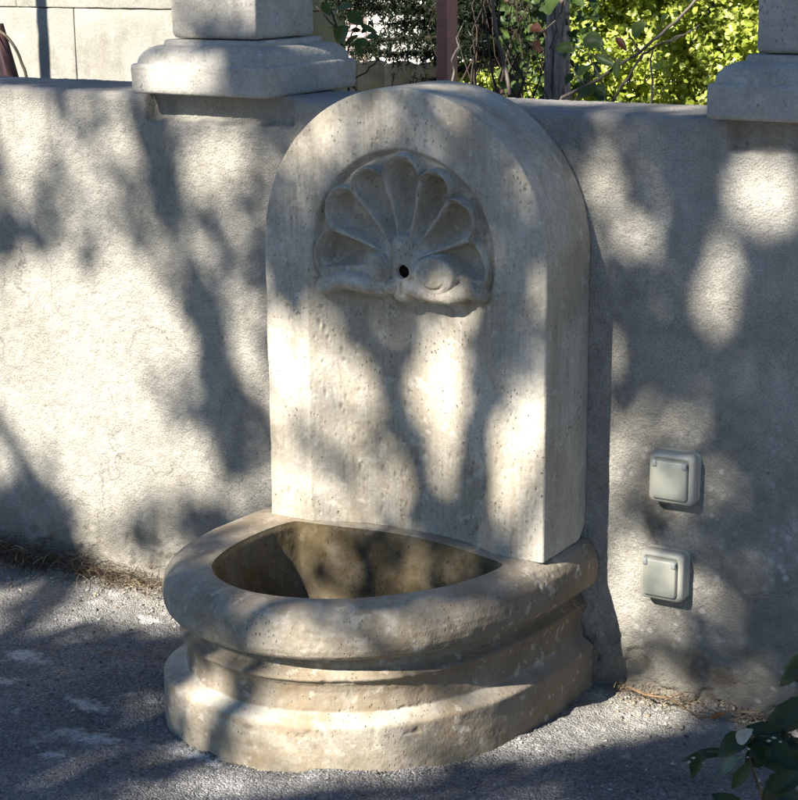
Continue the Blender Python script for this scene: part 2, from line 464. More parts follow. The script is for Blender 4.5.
def tet_cloud(cent, size, seed, flat=0.7):
    """small irregular stones (octahedra, 8 triangles)"""
    r = np.random.default_rng(seed); n = len(cent)
    base = np.array([[1, 0, 0], [-1, 0, 0], [0, 1, 0], [0, -1, 0], [0, 0, 1], [0, 0, -1]], float)
    V = base[None] * (1 + 0.35 * r.standard_normal((n, 6, 1)) * 0.6) + 0.25 * r.standard_normal((n, 6, 3))
    V[..., 2] *= flat
    a = r.random(n) * 6.28; ca, sa = np.cos(a)[:, None], np.sin(a)[:, None]
    x = V[..., 0] * ca - V[..., 1] * sa; y = V[..., 0] * sa + V[..., 1] * ca
    V = np.stack([x, y, V[..., 2]], -1) * np.asarray(size)[:, None, None] + np.asarray(cent)[:, None, :]
    T = np.array([[0, 2, 4], [2, 1, 4], [1, 3, 4], [3, 0, 4], [2, 0, 5], [1, 2, 5], [3, 1, 5], [0, 3, 5]])
    F = (T[None] + (np.arange(n) * 6)[:, None, None]).reshape(-1, 3)
    return V.reshape(-1, 3), F

a = Mat('grit', 0.9, 0.2)
a.col(a.ramp(a.rnd, [(0, (0.08, 0.078, 0.072)), (0.5, (0.18, 0.174, 0.16)), (0.85, (0.29, 0.275, 0.25)), (1, (0.48, 0.46, 0.43))]))
M_GRIT = a.m
n = 7000
cx = RNG.uniform(-1.0, 1.1, n); cy = -np.abs(RNG.beta(1, 1.6, n)) * 0.95 - 0.005
sz = 0.0008 + 0.0036 * RNG.random(n) ** 5
cp = np.stack([cx, cy, np.zeros(n)], -1); cp[:, 2] = ground_h(cp) + sz * 0.15
V, F = tet_cloud(cp, sz, 3)
tag(mesh('grit', V, F, M_GRIT, smooth=False), 'pale and dark grit scattered over the rough ground', 'grit', kind='stuff')
# crumbs of render under the wall, left and right of the fountain
n = 1500
side = RNG.random(n) < 0.6
cx = np.where(side, RNG.uniform(-0.75, -0.03, n), RNG.uniform(0.56, 0.95, n))
cy = -RNG.beta(1, 3.2, n) * np.where(side, 0.16, 0.09) - 0.004
sz = 0.0008 + 0.0042 * RNG.random(n) ** 4
cp = np.stack([cx, cy, np.zeros(n)], -1); cp[:, 2] = ground_h(cp) + sz * 0.3
V, F = tet_cloud(cp, sz, 5)
M_CRUMB = Mat('render_crumbs', 0.95, 0.1); M_CRUMB.col(M_CRUMB.ramp(M_CRUMB.rnd, [(0, (0.22, 0.18, 0.13)), (0.5, (0.36, 0.32, 0.25)), (1, (0.5, 0.47, 0.4))])); M_CRUMB = M_CRUMB.m
tag(mesh('rubble', V, F, M_CRUMB, smooth=False), 'sandy crumbs of render lying along the foot of the wall', 'rubble', kind='stuff')

# ------------------------------------------------------------------ rendered garden wall
WH, WT = 0.9138, 0.193
wx = axis([(-5, -0.95, 0.25), (-0.95, 1.15, 0.0034), (1.15, 3.2, 0.2)])
zz = np.concatenate([[-0.4, -0.1], np.arange(-0.03, WH - 0.016, 0.0034)])
prof = [(0.0, z, -1.0, 0.0) for z in zz]
for t in np.linspace(0, math.pi / 2, 6):
    prof.append((0.014 - 0.014 * math.cos(t), WH - 0.014 + 0.014 * math.sin(t), -math.cos(t), math.sin(t)))
for y in np.arange(0.02, WT - 0.014, 0.006): prof.append((y, WH, 0.0, 1.0))
for t in np.linspace(0, math.pi / 2, 4):
    prof.append((WT - 0.014 + 0.014 * math.sin(t), WH - 0.014 + 0.014 * math.cos(t), math.sin(t), math.cos(t)))
prof.append((WT, -0.4, 1.0, 0.0))
prof = np.array(prof)
XX, YY = np.meshgrid(wx, prof[:, 0]); ZZ = np.repeat(prof[:, 1:2], len(wx), 1)
NY = np.repeat(prof[:, 2:3], len(wx), 1); NZ = np.repeat(prof[:, 3:4], len(wx), 1)
P = np.stack([XX, YY, ZZ], -1)
# the bed course under each pillar is cut back from the face
rec = sm(-0.350, -0.343, XX) * sm(-0.041, -0.046, XX + 0.003 * fbm(P, 60, 2, 4)) + sm(0.712, 0.718, XX) * sm(1.0, 0.99, XX)
zrec = sm(0.862, 0.869, ZZ + 0.004 * fbm(P, 30, 3, 8))
YY = np.where(prof[:, 0:1] < 0.05, np.maximum(YY, 0.020 * rec * zrec), YY)
d = 0.0028 * fbm(P, 4, 2, 31) + 0.0008 * fbm(P, 110, 2, 33, 0.6)
# flaking hollows low on the wall
low = sm(0.16, 0.02, ZZ) * sm(0.1, 0.5, fbm(P, 22, 4, 55))
d = d - 0.008 * low * (NY < -0.5)
YY = YY + NY * d; ZZ = ZZ + NZ * d
V = np.stack([XX, YY, ZZ], -1).reshape(-1, 3)
ob = mesh('garden_wall', V, grid_faces(len(prof), len(wx)), M_RENDER)
tag(ob, 'low garden wall in rough grey cream render behind the stone fountain', 'wall')

# ------------------------------------------------------------------ stone pillars on the wall
def square_profile(cx, cy, half, rings, mat, name, parent, nseg=26, noise=0.0012, seed=0, cap=True):
    """rings: (inset, z); a square moulding with softened corners"""
    V = []
    for (ins, z) in rings:
        h = half - ins; r = 0.0032
        loop = []
        for k, (sx, sy) in enumerate([(-1, -1), (1, -1), (1, 1), (-1, 1)]):
            c = np.array([cx + sx * (h - r), cy + sy * (h - r)])
            a0 = [math.pi, 1.5 * math.pi, 0, 0.5 * math.pi][k]
            for t in np.linspace(a0, a0 + math.pi / 2, 5): loop.append((c[0] + r * math.cos(t), c[1] + r * math.sin(t)))
            nx = [(1, -1), (1, 1), (-1, 1), (-1, -1)][k]
            e = np.array([cx + nx[0] * (h - r), cy + nx[1] * (h - r)])
            s = np.array(loop[-1]); ax = [1, 0, 1, 0][k]
            tgt = s.copy(); 
            if k % 2 == 0: tgt[0] = cx + nx[0] * (h - r)
            else: tgt[1] = cy + nx[1] * (h - r)
            for t in np.linspace(0, 1, nseg + 2)[1:-1]: loop.append(tuple(s + (tgt - s) * t))
        V.append([(x, y, z) for x, y in loop])
    m_ = len(V[0]); V = np.array(V)
    out = V - np.array([cx, cy, 0]); out[..., 2] = 0
    out /= np.linalg.norm(out, axis=-1, keepdims=True)
    V = V + out * (fbm(V, 45, 4, seed)[..., None] * noise)
    W_ = V.reshape(-1, 3)
    F = [grid_faces(len(rings), m_, wrap=True)]
    base = len(W_)
    W_ = np.concatenate([W_, [[cx, cy, rings[0][1]], [cx, cy, rings[-1][1]]]])
    j = np.arange(m_); j2 = (j + 1) % m_
    F.append(np.stack([np.full(m_, base), j2, j], -1))
    off = (len(rings) - 1) * m_
    F.append(np.stack([np.full(m_, base + 1), off + j, off + j2], -1))
    return mesh(name, W_, F, mat, parent)

def pillar(xr, yf, size, label, seed):
    cx, cy = xr - size / 2, yf + size / 2
    t = empty('stone_pillar', (cx, cy, WH), label, 'pillar', 'stone pillars standing on the garden wall')
    h = size / 2
    R_ = [(0.003, WH + 0.0005), (0.0, WH + 0.004)] + [(0.0, z) for z in np.linspace(WH + 0.008, WH + 0.044, 8)] + [(0.0008, WH + 0.048), (0.004, WH + 0.0505), (0.0075, WH + 0.051)]
    for t_ in np.linspace(0, math.pi / 2, 12):
        R_.append((0.008 + 0.032 * (1 - math.cos(t_)), WH + 0.0515 + 0.029 * math.sin(t_)))
    R_ += [(0.0405, WH + 0.0808), (0.041, WH + 0.085), (0.042, WH + 0.0885), (0.046, WH + 0.0895)]
    square_profile(cx, cy, h, R_, M_PILLAR, 'moulded_base', t, seed=seed)
    z0 = WH + 0.0915
    rng = random.Random(seed)
    for k in range(2):
        z1 = z0 + 0.2
        rr = [(0.058, z0), (0.0545, z0 + 0.002), (0.0525, z0 + 0.007)] + [(0.052, z) for z in np.linspace(z0 + 0.012, z1 - 0.012, 24)] + [(0.0525, z1 - 0.006), (0.0545, z1 - 0.002), (0.058, z1)]
        square_profile(cx + rng.uniform(-.001, .001), cy, h, rr, M_PILLAR, 'shaft_block', t, seed=seed + 5 + k, noise=0.0018)
        z0 = z1 + 0.003
    cr = [(0.03, z0), (0.0, z0 + 0.02), (0.0, z0 + 0.05), (0.02, z0 + 0.06), (0.12, z0 + 0.12)]
    square_profile(cx, cy, h, cr, M_PILLAR, 'cap_stone', t, seed=seed + 9)
    return t
pillar(-0.0703, -0.0365, 0.2785, 'square stone pillar with a moulded base standing on the wall left of the fountain arch', 3)
pillar(0.9715, -0.0365, 0.2785, 'shaded square stone pillar on the wall at the right edge, cut off by the frame', 17)

# ------------------------------------------------------------------ the wall fountain
FD, ZB, ZS = 0.150, 0.2482, 0.702
fountain = empty('wall_fountain', (0.25, -0.26, 0.0), 'pale stone wall fountain with an arched back slab, carved shell and half round basin', 'fountain')

# --- relief of the slab's face: y = -FD + depth(x, z)
def seg_dist(px, pz, pts):
    best = np.full(px.shape, 9.0); tt = np.zeros(px.shape); sd = np.zeros(px.shape)
    L = 0
    for (a, b) in zip(pts[:-1], pts[1:]):
        dx, dz = b[0] - a[0], b[1] - a[1]; l2 = dx * dx + dz * dz
        t = np.clip(((px - a[0]) * dx + (pz - a[1]) * dz) / l2, 0, 1)
        d = np.hypot(px - a[0] - t * dx, pz - a[1] - t * dz)
        k = d < best
        best = np.where(k, d, best); tt = np.where(k, L + t * math.sqrt(l2), tt); L += math.sqrt(l2)
    return best, tt / L
HC = (0.2535, 0.686)      # hinge of the shell
CUSP = [(0.103, 0.663), (0.127, 0.734), (0.163, 0.799), (0.222, 0.824), (0.289, 0.824), (0.341, 0.794), (0.377, 0.735), (0.404, 0.664)]
LOBE = [(0.103, 0.700), (0.122, 0.770), (0.190, 0.826), (0.255, 0.849), (0.319, 0.828), (0.374, 0.772), (0.397, 0.705)]
def unw(t): return np.where(np.asarray(t) < -1.5, np.asarray(t) + 2 * math.pi, t)
def pol(p): return float(unw(math.atan2(p[1] - HC[1], -(p[0] - HC[0])))), math.hypot(p[0] - HC[0], p[1] - HC[1])
CP = [(t_, r_ * 1.0) for t_, r_ in map(pol, CUSP)]; LP = [(t_, r_ * 1.055) for t_, r_ in map(pol, LOBE)]
def relief(x, z):
    P = np.stack([x, np.zeros_like(x), z], -1)
    # concave niche below and around the shell
    cxn, hw = 0.2475, 0.1665
    u = np.clip(np.abs(x - cxn) / hw, 0, 1)
    prof_ = (1 - u ** 2.4) * (1 + 0.05 * u)
    low = 0.040 * prof_
    nd = low.copy()
    # round head of the niche round (0.2535, 0.70)
    rho = np.hypot(x - 0.2535, z - 0.700)
    head = sm(0.163, 0.150, rho) * 0.013
    up = sm(0.645, 0.655, z)
    nd = nd * (1 - up) + head * up
    # fan
    ang = unw(np.arctan2(z - HC[1], -(x - HC[0]))); r = np.hypot(x - HC[0], z - HC[1])
    Rout = np.full(x.shape, 0.15); fl = np.zeros(x.shape); best = np.zeros(x.shape)
    for k in range(7):
        a0, r0 = CP[k]; a1, r1 = CP[k + 1]; am, rm = LP[k]
        if k == 0: lo_ = -1.0
        else: lo_ = a0
        hi_ = a1 if k < 6 else 4.5
        t = (ang - a0) / (a1 - a0)
        ins = (ang >= lo_) & (ang < hi_)
        tc = np.clip(t, 0, 1)
        tm = (am - a0) / (a1 - a0)
        base = r0 + (r1 - r0) * tc
        bul = rm - (r0 + (r1 - r0) * tm)
        R_ = base + bul * np.sin(math.pi * tc) ** 0.7
        Rout = np.where(ins, R_, Rout)
        best = np.where(ins, tc, best)
        # the scoop of the flute
        s = r / R_
        g = np.sin(math.pi * np.clip(tc * 1.16 - 0.08, 0, 1)) ** 0.5
        g = np.where((tc < 0.069) | (tc > 0.931), 0, g)
        head_ = sm(0.94, 0.84, s) * (0.45 + 0.55 * sm(0.15, 0.66, s)) * sm(0.12, 0.35, s)
        fl = np.where(ins, g * head_, fl)
    s = r / Rout
    inside = sm(1.005, 0.965, s)
    dish = 0.007 * sm(0.95, 0.5, s) * sm(0.12, 0.4, s)
    rim = -0.0080 * np.exp(-((s - 0.965) / 0.028) ** 2)
    shell = 0.001 + dish + rim + 0.029 * fl
    reg = (z > 0.64)
    y = np.where(reg, nd * (1 - inside) + shell * inside, nd)
    # left and right scrolls: bands with rounded backs ending in volutes
    def band(pts, r0, r1, top, y):
        d, t = seg_dist(x, z, pts)
        rad = r0 + (r1 - r0) * t
        hh = np.clip(1 - (d / rad) ** 2, 0, 1)
        body = top + (0.019) * (1 - hh ** 0.45)
        return np.where(d < rad, np.minimum(y, body), y)
    y = band([(0.112, 0.640), (0.130, 0.648), (0.150, 0.652), (0.172, 0.650), (0.190, 0.648), (0.215, 0.646), (0.236, 0.650)], 0.0160, 0.0150, -0.0095, y)
    y = band([(0.266, 0.650), (0.290, 0.647), (0.315, 0.643), (0.338, 0.643), (0.357, 0.650), (0.374, 0.655), (0.390, 0.651)], 0.0145, 0.0150, -0.0095, y)
    # hinge stem with the spout
    d, t = seg_dist(x, z, [(0.253, 0.710), (0.254, 0.680), (0.252, 0.646)])
    y = np.where(d < 0.021, np.minimum(y, -0.004 + 0.014 * (1 - np.sqrt(np.clip(1 - (d / 0.021) ** 2, 0, 1)))), y)
    # volutes: raised discs with a spiral groove
    for (vx, vz, rx, rz, tilt, hnd) in ((0.2145, 0.6745, 0.0165, 0.0265, 0.30, 1), (0.3135, 0.6730, 0.0365, 0.0305, 0.0, -1)):
        dx, dz = x - vx, z - vz
        ca, sa = math.cos(tilt), math.sin(tilt)
        ex, ez = (dx * ca + dz * sa) / rx, (-dx * sa + dz * ca) / rz
        q = np.hypot(ex, ez); an = np.arctan2(ez, ex * hnd)
        top = -0.0130 + 0.009 * (1 - np.sqrt(np.clip(1 - (q * 0.95) ** 2, 0, 1)))
        spr = q - 0.60 - 0.12 * np.cos(an + 0.9)
        groove = 0.0042 * np.exp(-(spr / 0.07) ** 2) * sm(-0.35, 0.55, np.cos(an + 0.9))
        y = np.where(q < 1.0, np.minimum(y, top + 0.004 * sm(0.9, 1.0, q)) + groove * (q < 0.93), y)
    # small pendants hanging from the scroll over the niche
    for (dx_, r_) in ((0.246, 0.008), (0.277, 0.0085), (0.294, 0.009), (0.311, 0.008), (0.327, 0.006)):
        q = np.hypot((x - dx_) / r_, (z - 0.634) / (r_ * 1.15))
        y = np.where(q < 1, np.minimum(y, 0.012 + 0.012 * (1 - np.sqrt(np.clip(1 - q * q, 0, 1)))), y)
    # groove down the stem
    y = y + 0.004 * np.exp(-((x - 0.2545) / 0.0022) ** 2) * sm(0.662, 0.652, z) * sm(0.634, 0.640, z)
    # the spout hole
    q = np.hypot(x - 0.2565, z - 0.6745)
    y = np.where(q < 0.0098, 0.028, np.where(q < 0.0115, y + 0.002, y))
    # chisel work inside the shell, wear
    y = y + (0.0013 * fbm(P * np.array([1, 1, 0.8]), 48, 2, 88) + 0.0010 * np.abs(vnoise(P, 95, 90))) * sm(0.165, 0.150, rho) * (z > 0.62)
    y = y + 0.0007 * fbm(P, 40, 4, 77) + 0.0009 * fbm(P, 9, 3, 78)
    return y

rows = np.concatenate([np.arange(ZB, 0.60, 0.0026), np.arange(0.60, ZS, 0.00125)])
cols = np.linspace(0, 1, 400)
nrow_a = 300
R0 = 0.25
Xs, Zs = [], []
for z in rows:
    Xs.append(cols * 0.5); Zs.append(np.full(cols.shape, z))
for k in range(nrow_a):
    th = (math.pi / 2) * (k / nrow_a) ** 0.92 * 0.9985
    Xs.append(0.25 + (cols * 2 - 1) * R0 * math.cos(th)); Zs.append(np.full(cols.shape, ZS + R0 * math.sin(th)))
X = np.array(Xs); Z = np.array(Zs)
edge = np.where(Z > ZS, R0 - np.hypot(X - 0.25, Z - ZS), np.minimum(X, 0.5 - X))
edge = np.maximum(edge, 0)
PX_ = np.stack([X, Z * 0, Z], -1)
ER = 0.0034 + 0.0012 * fbm(PX_, 25, 3, 3) + 0.006 * sm(0.65, 1.1, fbm(PX_, 34, 3, 13))
ER = np.maximum(ER, 0.002)
rd = np.where(edge < ER, ER - np.sqrt(np.maximum(0, ER ** 2 - (ER - edge) ** 2)), 0)
Y = -FD + relief(X, Z) + rd
# travertine pits in the face, longer than wide
prng = np.random.default_rng(77)
zrow = Z[:, 0]
for _ in range(1500):
    px_, pz_ = prng.uniform(0.012, 0.488), prng.uniform(0.26, 0.94)
    if vnoise(np.array([px_, 0.0, pz_]), 14, 5) + vnoise(np.array([px_, 0.0, pz_]), 5, 6) < 0.15: continue
    pr_ = 0.0013 + 0.0028 * prng.random() ** 3; pe = prng.uniform(1.0, 2.6); dp = pr_ * prng.uniform(0.5, 0.9)
    i0, i1 = np.searchsorted(zrow, (pz_ - 0.01, pz_ + 0.01))
    if i1 <= i0: continue
    qx = X[i0:i1] - px_
    j = np.where(np.abs(qx).min(0) < 0.006)[0]
    if len(j) == 0: continue
    j0, j1 = j[0], j[-1] + 1
    q = np.hypot((X[i0:i1, j0:j1] - px_) / pr_, (Z[i0:i1, j0:j1] - pz_) / (pr_ * pe))
    Y[i0:i1, j0:j1] += dp * sm(1.15, 0.35, q)
nr, nc = X.shape
V = np.stack([X, Y, Z], -1).reshape(-1, 3)
Fq = grid_faces(nr, nc)
cen = V[Fq].mean(1)
# the carving is its own part: everything of the shell and scroll
rho = np.hypot(cen[:, 0] - 0.2535, cen[:, 2] - 0.700)
ins = (rho < 0.157) & (cen[:, 2] > 0.655)
dL, _ = seg_dist(cen[:, 0], cen[:, 2], [(0.108, 0.642), (0.150, 0.649), (0.236, 0.644), (0.338, 0.642), (0.374, 0.651), (0.393, 0.650)])
ins = ins | (dL < 0.0235) & (cen[:, 2] > 0.618)
def submesh(V, F):
    u, inv = np.unique(F.ravel(), return_inverse=True)
    return V[u], inv.reshape(F.shape)
# sides of the slab (band round the silhouette), from the front edge to the back
bl = [(i, 0) for i in range(nr)]; br = [(i, nc - 1) for i in range(nr)]
loop = [r_ * nc + c_ for r_, c_ in bl] + [(nr - 1) * nc + c_ for c_ in range(1, nc - 1, 8)] + [r_ * nc + c_ for r_, c_ in reversed(br)]
LV = V[loop]
nring = 46
fy = np.linspace(0, 1, nring)
rings = []
cxy = np.array([0.25, 0, ZS])
outn = np.where(LV[:, 2:3] > ZS, LV - cxy, np.array([1.0, 0, 0]) * np.sign(LV[:, 0:1] - 0.25)); outn[:, 1] = 0
outn /= np.maximum(1e-9, np.linalg.norm(outn, axis=1, keepdims=True))
for f in fy:
    q = LV.copy(); q[:, 1] = LV[:, 1] * (1 - f) + (-0.002) * f
    amt = 0.0005 * fbm(q, 30, 4, 41) * min(1.0, f * 12)
    q = q + outn * amt[:, None]
    # worn lower back corner
    k = (q[:, 2] < ZB + 0.02) & (q[:, 1] > -0.03)
    q[:, 2] = np.where(k, np.maximum(q[:, 2], ZB + 0.020 * sm(-0.03, -0.002, q[:, 1])), q[:, 2])
    rings.append(q)
SB = np.array(rings).reshape(-1, 3)
side_f = grid_faces(nring, len(loop), flip=True)
keep = ~ins
Vm, Fm = submesh(V, Fq[keep])
# bottom and back faces
n0 = len(Vm)
Fs = side_f + n0
bk = np.arange(len(loop)) + n0 + (nring - 1) * len(loop)
n1 = n0 + len(SB)
cenv = np.array([[0.25, -0.002, 0.6]])
Fb = np.stack([np.full(len(loop) - 1, n1), bk[1:], bk[:-1]], -1)
bot = np.array([[0.5, -0.002, ZB], [0, -0.002, ZB]])
slab = mesh('back_slab', np.concatenate([Vm, SB, cenv]), [Fm, Fs, Fb], M_SLAB, fountain)
Vc, Fc = submesh(V, Fq[ins])
carv = mesh('shell_carving', Vc, Fc, M_SLAB, slab)
mb = MB().tube([(0.2565, -0.1445, 0.6745), (0.2565, -0.10, 0.6745)], 0.0100, 20)
mb.build('spout_hole', mat_plain('hole_shade', (0.012, 0.007, 0.006), 0.8, 0.1), slab)  # near-black plug at the mouth, its colour stands in for shade inside

# --- basin
def smooth_loop(pts, n, corner=2):
    pts = np.array(pts, float)
    # closed Catmull-Rom
    out = []; m_ = len(pts)
    for i in range(m_):
        p0, p1, p2, p3 = pts[(i - 1) % m_], pts[i], pts[(i + 1) % m_], pts[(i + 2) % m_]
        for t in np.linspace(0, 1, 16, endpoint=False):
            out.append(0.5 * ((2 * p1) + (-p0 + p2) * t + (2 * p0 - 5 * p1 + 4 * p2 - p3) * t ** 2 + (-p0 + 3 * p1 - 3 * p2 + p3) * t ** 3))
    return np.array(out)
def resample_angle(loop_, ctr, angs):
    """radius of a star-shaped closed polyline at the given angles"""
    d = loop_ - ctr; a = np.unwrap(np.arctan2(d[:, 1], d[:, 0])); r = np.hypot(d[:, 0], d[:, 1])
    if a[-1] < a[0]: a = a[::-1]; r = r[::-1]
    o = np.argsort(np.mod(a, 2 * math.pi)); am = np.mod(a, 2 * math.pi)[o]; rm = r[o]
    am = np.concatenate([am - 2 * math.pi, am, am + 2 * math.pi]); rm = np.tile(rm, 3)
    rr = np.interp(np.mod(angs, 2 * math.pi), am, rm)
    return ctr + rr[:, None] * np.stack([np.cos(angs), np.sin(angs)], -1)
OUT = [(0.519, -0.002), (0.517, -0.07), (0.512, -0.14), (0.5015, -0.215), (0.484, -0.285), (0.455, -0.350), (0.408, -0.420), (0.350, -0.468),
       (0.285, -0.500), (0.215, -0.516), (0.145, -0.510), (0.080, -0.488), (0.021, -0.450), (-0.025, -0.393), (-0.048, -0.322), (-0.055, -0.24), (-0.051, -0.16), (-0.042, -0.08), (-0.032, -0.002)]
INN = [(0.446, -0.190), (0.444, -0.225), (0.434, -0.268), (0.412, -0.318), (0.376, -0.368), (0.330, -0.416), (0.270, -0.450), (0.205, -0.466), (0.150, -0.460), (0.100, -0.434),
       (0.064, -0.392), (0.045, -0.330), (0.040, -0.26), (0.045, -0.200), (0.056, -0.166), (0.070, -0.160), (0.10, -0.1570), (0.15, -0.149), (0.20, -0.142), (0.25, -0.139), (0.30, -0.143), (0.35, -0.153), (0.40, -0.166), (0.435, -0.178)]
CT = np.array([0.24, -0.27])
NA = 900
angs = np.linspace(0, 2 * math.pi, NA, endpoint=False)
out_pts = smooth_loop(OUT, 0)
op = np.array(OUT)
# straight back edge along the wall: keep the spline only where y < 0
sp = []
for i in range(len(OUT) - 1):
    p0, p1, p2, p3 = op[max(i - 1, 0)], op[i], op[i + 1], op[min(i + 2, len(op) - 1)]
    for t in np.linspace(0, 1, 16, endpoint=False):
        sp.append(0.5 * ((2 * p1) + (-p0 + p2) * t + (2 * p0 - 5 * p1 + 4 * p2 - p3) * t ** 2 + (-p0 + 3 * p1 - 3 * p2 + p3) * t ** 3))
sp.append(op[-1])
sp += [np.array([x, -0.002]) for x in np.linspace(-0.032, 0.519, 60)[1:-1]]
outl = resample_angle(np.array(sp), CT, angs)
innl = resample_angle(smooth_loop(INN, 0), CT, angs)
tg = np.roll(outl, -3, 0) - np.roll(outl, 3, 0); nrm = np.stack([tg[:, 1], -tg[:, 0]], -1); nrm /= np.linalg.norm(nrm, axis=1, keepdims=True)
back = outl[:, 1] > -0.004
# keep normals clean by the back corners
nrm[:, 1] = np.where(outl[:, 1] > -0.03, 0, nrm[:, 1]); nrm[:, 0] = np.where(back & (np.abs(outl[:, 0] - 0.2475) < 0.27), 0, nrm[:, 0])
PR = [(0.0, -0.02), (0.0, 0.0), (0.0, 0.02), (0.0, 0.04), (0.0, 0.062), (-0.0005, 0.0665), (-0.003, 0.069), (-0.012, 0.0745), (-0.0215, 0.0800), (-0.0235, 0.0815), (-0.0240, 0.088),
      (-0.0260, 0.100), (-0.0262, 0.112), (-0.0240, 0.122), (-0.0200, 0.129), (-0.0155, 0.1325), (-0.0145, 0.1355), (-0.0175, 0.1385), (-0.0245, 0.142), (-0.031, 0.147), (-0.032, 0.1620), (-0.0205, 0.1665),
      (-0.009, 0.1685), (-0.002, 0.1720), (0.0035, 0.178), (0.0070, 0.187), (0.0085, 0.198), (0.008, 0.210), (0.0045, 0.2235), (-0.002, 0.2345), (-0.010, 0.2415), (-0.020, 0.2460), (-0.030, 0.2475), (-0.038, 0.2478)]
pr = np.array(PR)
tt = np.concatenate([[0], np.cumsum(np.hypot(*np.diff(pr, axis=0).T))])
ts = np.linspace(0, tt[-1], 190)
pr = np.stack([np.interp(ts, tt, pr[:, 0]), np.interp(ts, tt, pr[:, 1])], -1)
rings = []
for (off, z) in pr:
    foot = 0.012 * sm(0.083, 0.066, z) * sm(0.1, 0.8, -nrm[:, 0])   # the plinth steps out further on the left
    p = outl + nrm * (off + foot[:, None])
    p[:, 1] = np.minimum(p[:, 1], -0.002)
    p[:, 0] = np.where(back, np.clip(p[:, 0], -0.032 - off, 0.519 + off), p[:, 0])
    rings.append(np.concatenate([p, np.full((NA, 1), z)], 1))
R_ = np.array(rings)
nn3 = np.concatenate([nrm, np.zeros((NA, 1))], 1)
nz = 0.0010 * fbm(R_, 8, 2, 61) + 0.0006 * fbm(R_, 45, 4, 62) - 0.0016 * sm(0.45, 0.95, fbm(R_, 38, 3, 63)) * (R_[..., 2] > 0.05)
R_ = R_ + nn3[None] * nz[..., None]
R_[..., 2] += 0.0005 * fbm(R_ * [1, 1, 0.2], 9, 3, 64) * (R_[..., 2] > 0.03)
top0 = R_[-1]
tops = []
for f in np.linspace(0, 1, 26)[1:]:
    e = innl + (innl - CT) / np.linalg.norm(innl - CT, axis=1, keepdims=True) * 0.004
    p = top0[:, :2] * (1 - f) + e * f
    z = np.full((NA, 1), 0.2478) * f + top0[:, 2:3] * (1 - f)
    q = np.concatenate([p, z], 1); q[:, 2] += 0.0009 * fbm(q, 35, 4, 65) * math.sin(f * math.pi)
    if f > 0.93: q[:, 2] -= 0.0012
    tops.append(q)
outer = np.concatenate([R_, np.array(tops)])
V = outer.reshape(-1, 3)
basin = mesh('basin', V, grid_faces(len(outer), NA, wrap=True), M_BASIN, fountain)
inn = []
front = sm(-0.20, -0.26, innl[:, 1])
for k, f in enumerate(np.linspace(0, 1, 60)):
    dpt = 0.155 * f
    ins_ = 0.030 * f + 0.012 * sm(0.8, 1.0, f)
    drc = (CT - innl) / np.linalg.norm(CT - innl, axis=1, keepdims=True)
    p = innl + drc * (ins_ + (0.004 * (1 - sm(0, 0.06, f)) * -1))
    q = np.concatenate([p, np.full((NA, 1), 0.2466 - dpt)], 1)
    q[:, :2] += drc * (0.0022 * fbm(q, 22, 4, 71))[:, None] * min(1, f * 10)
    inn.append(q)
inn = np.array(inn); fl = np.array([[CT[0], CT[1], 0.088]])
b0 = (len(inn) - 1) * NA; j = np.arange(NA)
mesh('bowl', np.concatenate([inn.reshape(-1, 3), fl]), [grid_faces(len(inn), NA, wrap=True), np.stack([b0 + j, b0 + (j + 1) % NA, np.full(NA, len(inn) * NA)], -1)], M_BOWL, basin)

# grit and dirt gathered against the foot of the basin
n = 2600
k = RNG.integers(0, NA, n); dd = RNG.beta(1, 4, n) * 0.030 + 0.001
bp = outl[k] + nrm[k] * dd[:, None]
cp = np.stack([bp[:, 0], bp[:, 1], np.zeros(n)], -1); cp = cp[cp[:, 1] < -0.01]
sz = 0.0006 + 0.0020 * RNG.random(len(cp)) ** 5
cp[:, 2] = ground_h(cp) + sz * 0.3
V, F = tet_cloud(cp, sz, 15)
tag(mesh('basin_dirt', V, F, M_GRIT, smooth=False), 'fine dirt and grit gathered along the foot of the stone basin', 'grit', kind='stuff')

# ------------------------------------------------------------------ weatherproof switches
M_PLASTIC = mat_plain('grey_plastic', (0.45, 0.435, 0.37), 0.42, 0.45, 60, 0.06)
M_LID = mat_plain('lid_plastic', (0.43, 0.43, 0.355), 0.38, 0.5, 45, 0.06)
M_HINGE = mat_plain('hinge_plastic', (0.36, 0.37, 0.36), 0.5, 0.4)
def rounded_prism(x0, x1, z0, z1, rings, r):
    """rings: (inset, y) from the wall outwards; rounded rectangle seen from the front"""
    V = []
    for ins, y in rings:
        rr = max(0.0012, r - ins * 0.6)
        for (cx, cz, a0) in ((x0 + ins + rr, z0 + ins + rr, math.pi), (x1 - ins - rr, z0 + ins + rr, 1.5 * math.pi), (x1 - ins - rr, z1 - ins - rr, 0), (x0 + ins + rr, z1 - ins - rr, 0.5 * math.pi)):
            for t in np.linspace(a0, a0 + math.pi / 2, 7): V.append((cx + rr * math.cos(t), y, cz + rr * math.sin(t)))
    m_ = 28; V = np.array(V)
    n_ = len(rings)
    F = [grid_faces(n_, m_, wrap=True)]
    c = np.array([[(x0 + x1) / 2, rings[-1][1], (z0 + z1) / 2]])
    j = np.arange(m_)
    F.append(np.stack([(n_ - 1) * m_ + j, (n_ - 1) * m_ + (j + 1) % m_, np.full(m_, n_ * m_)], -1))
    return np.concatenate([V, c]), F
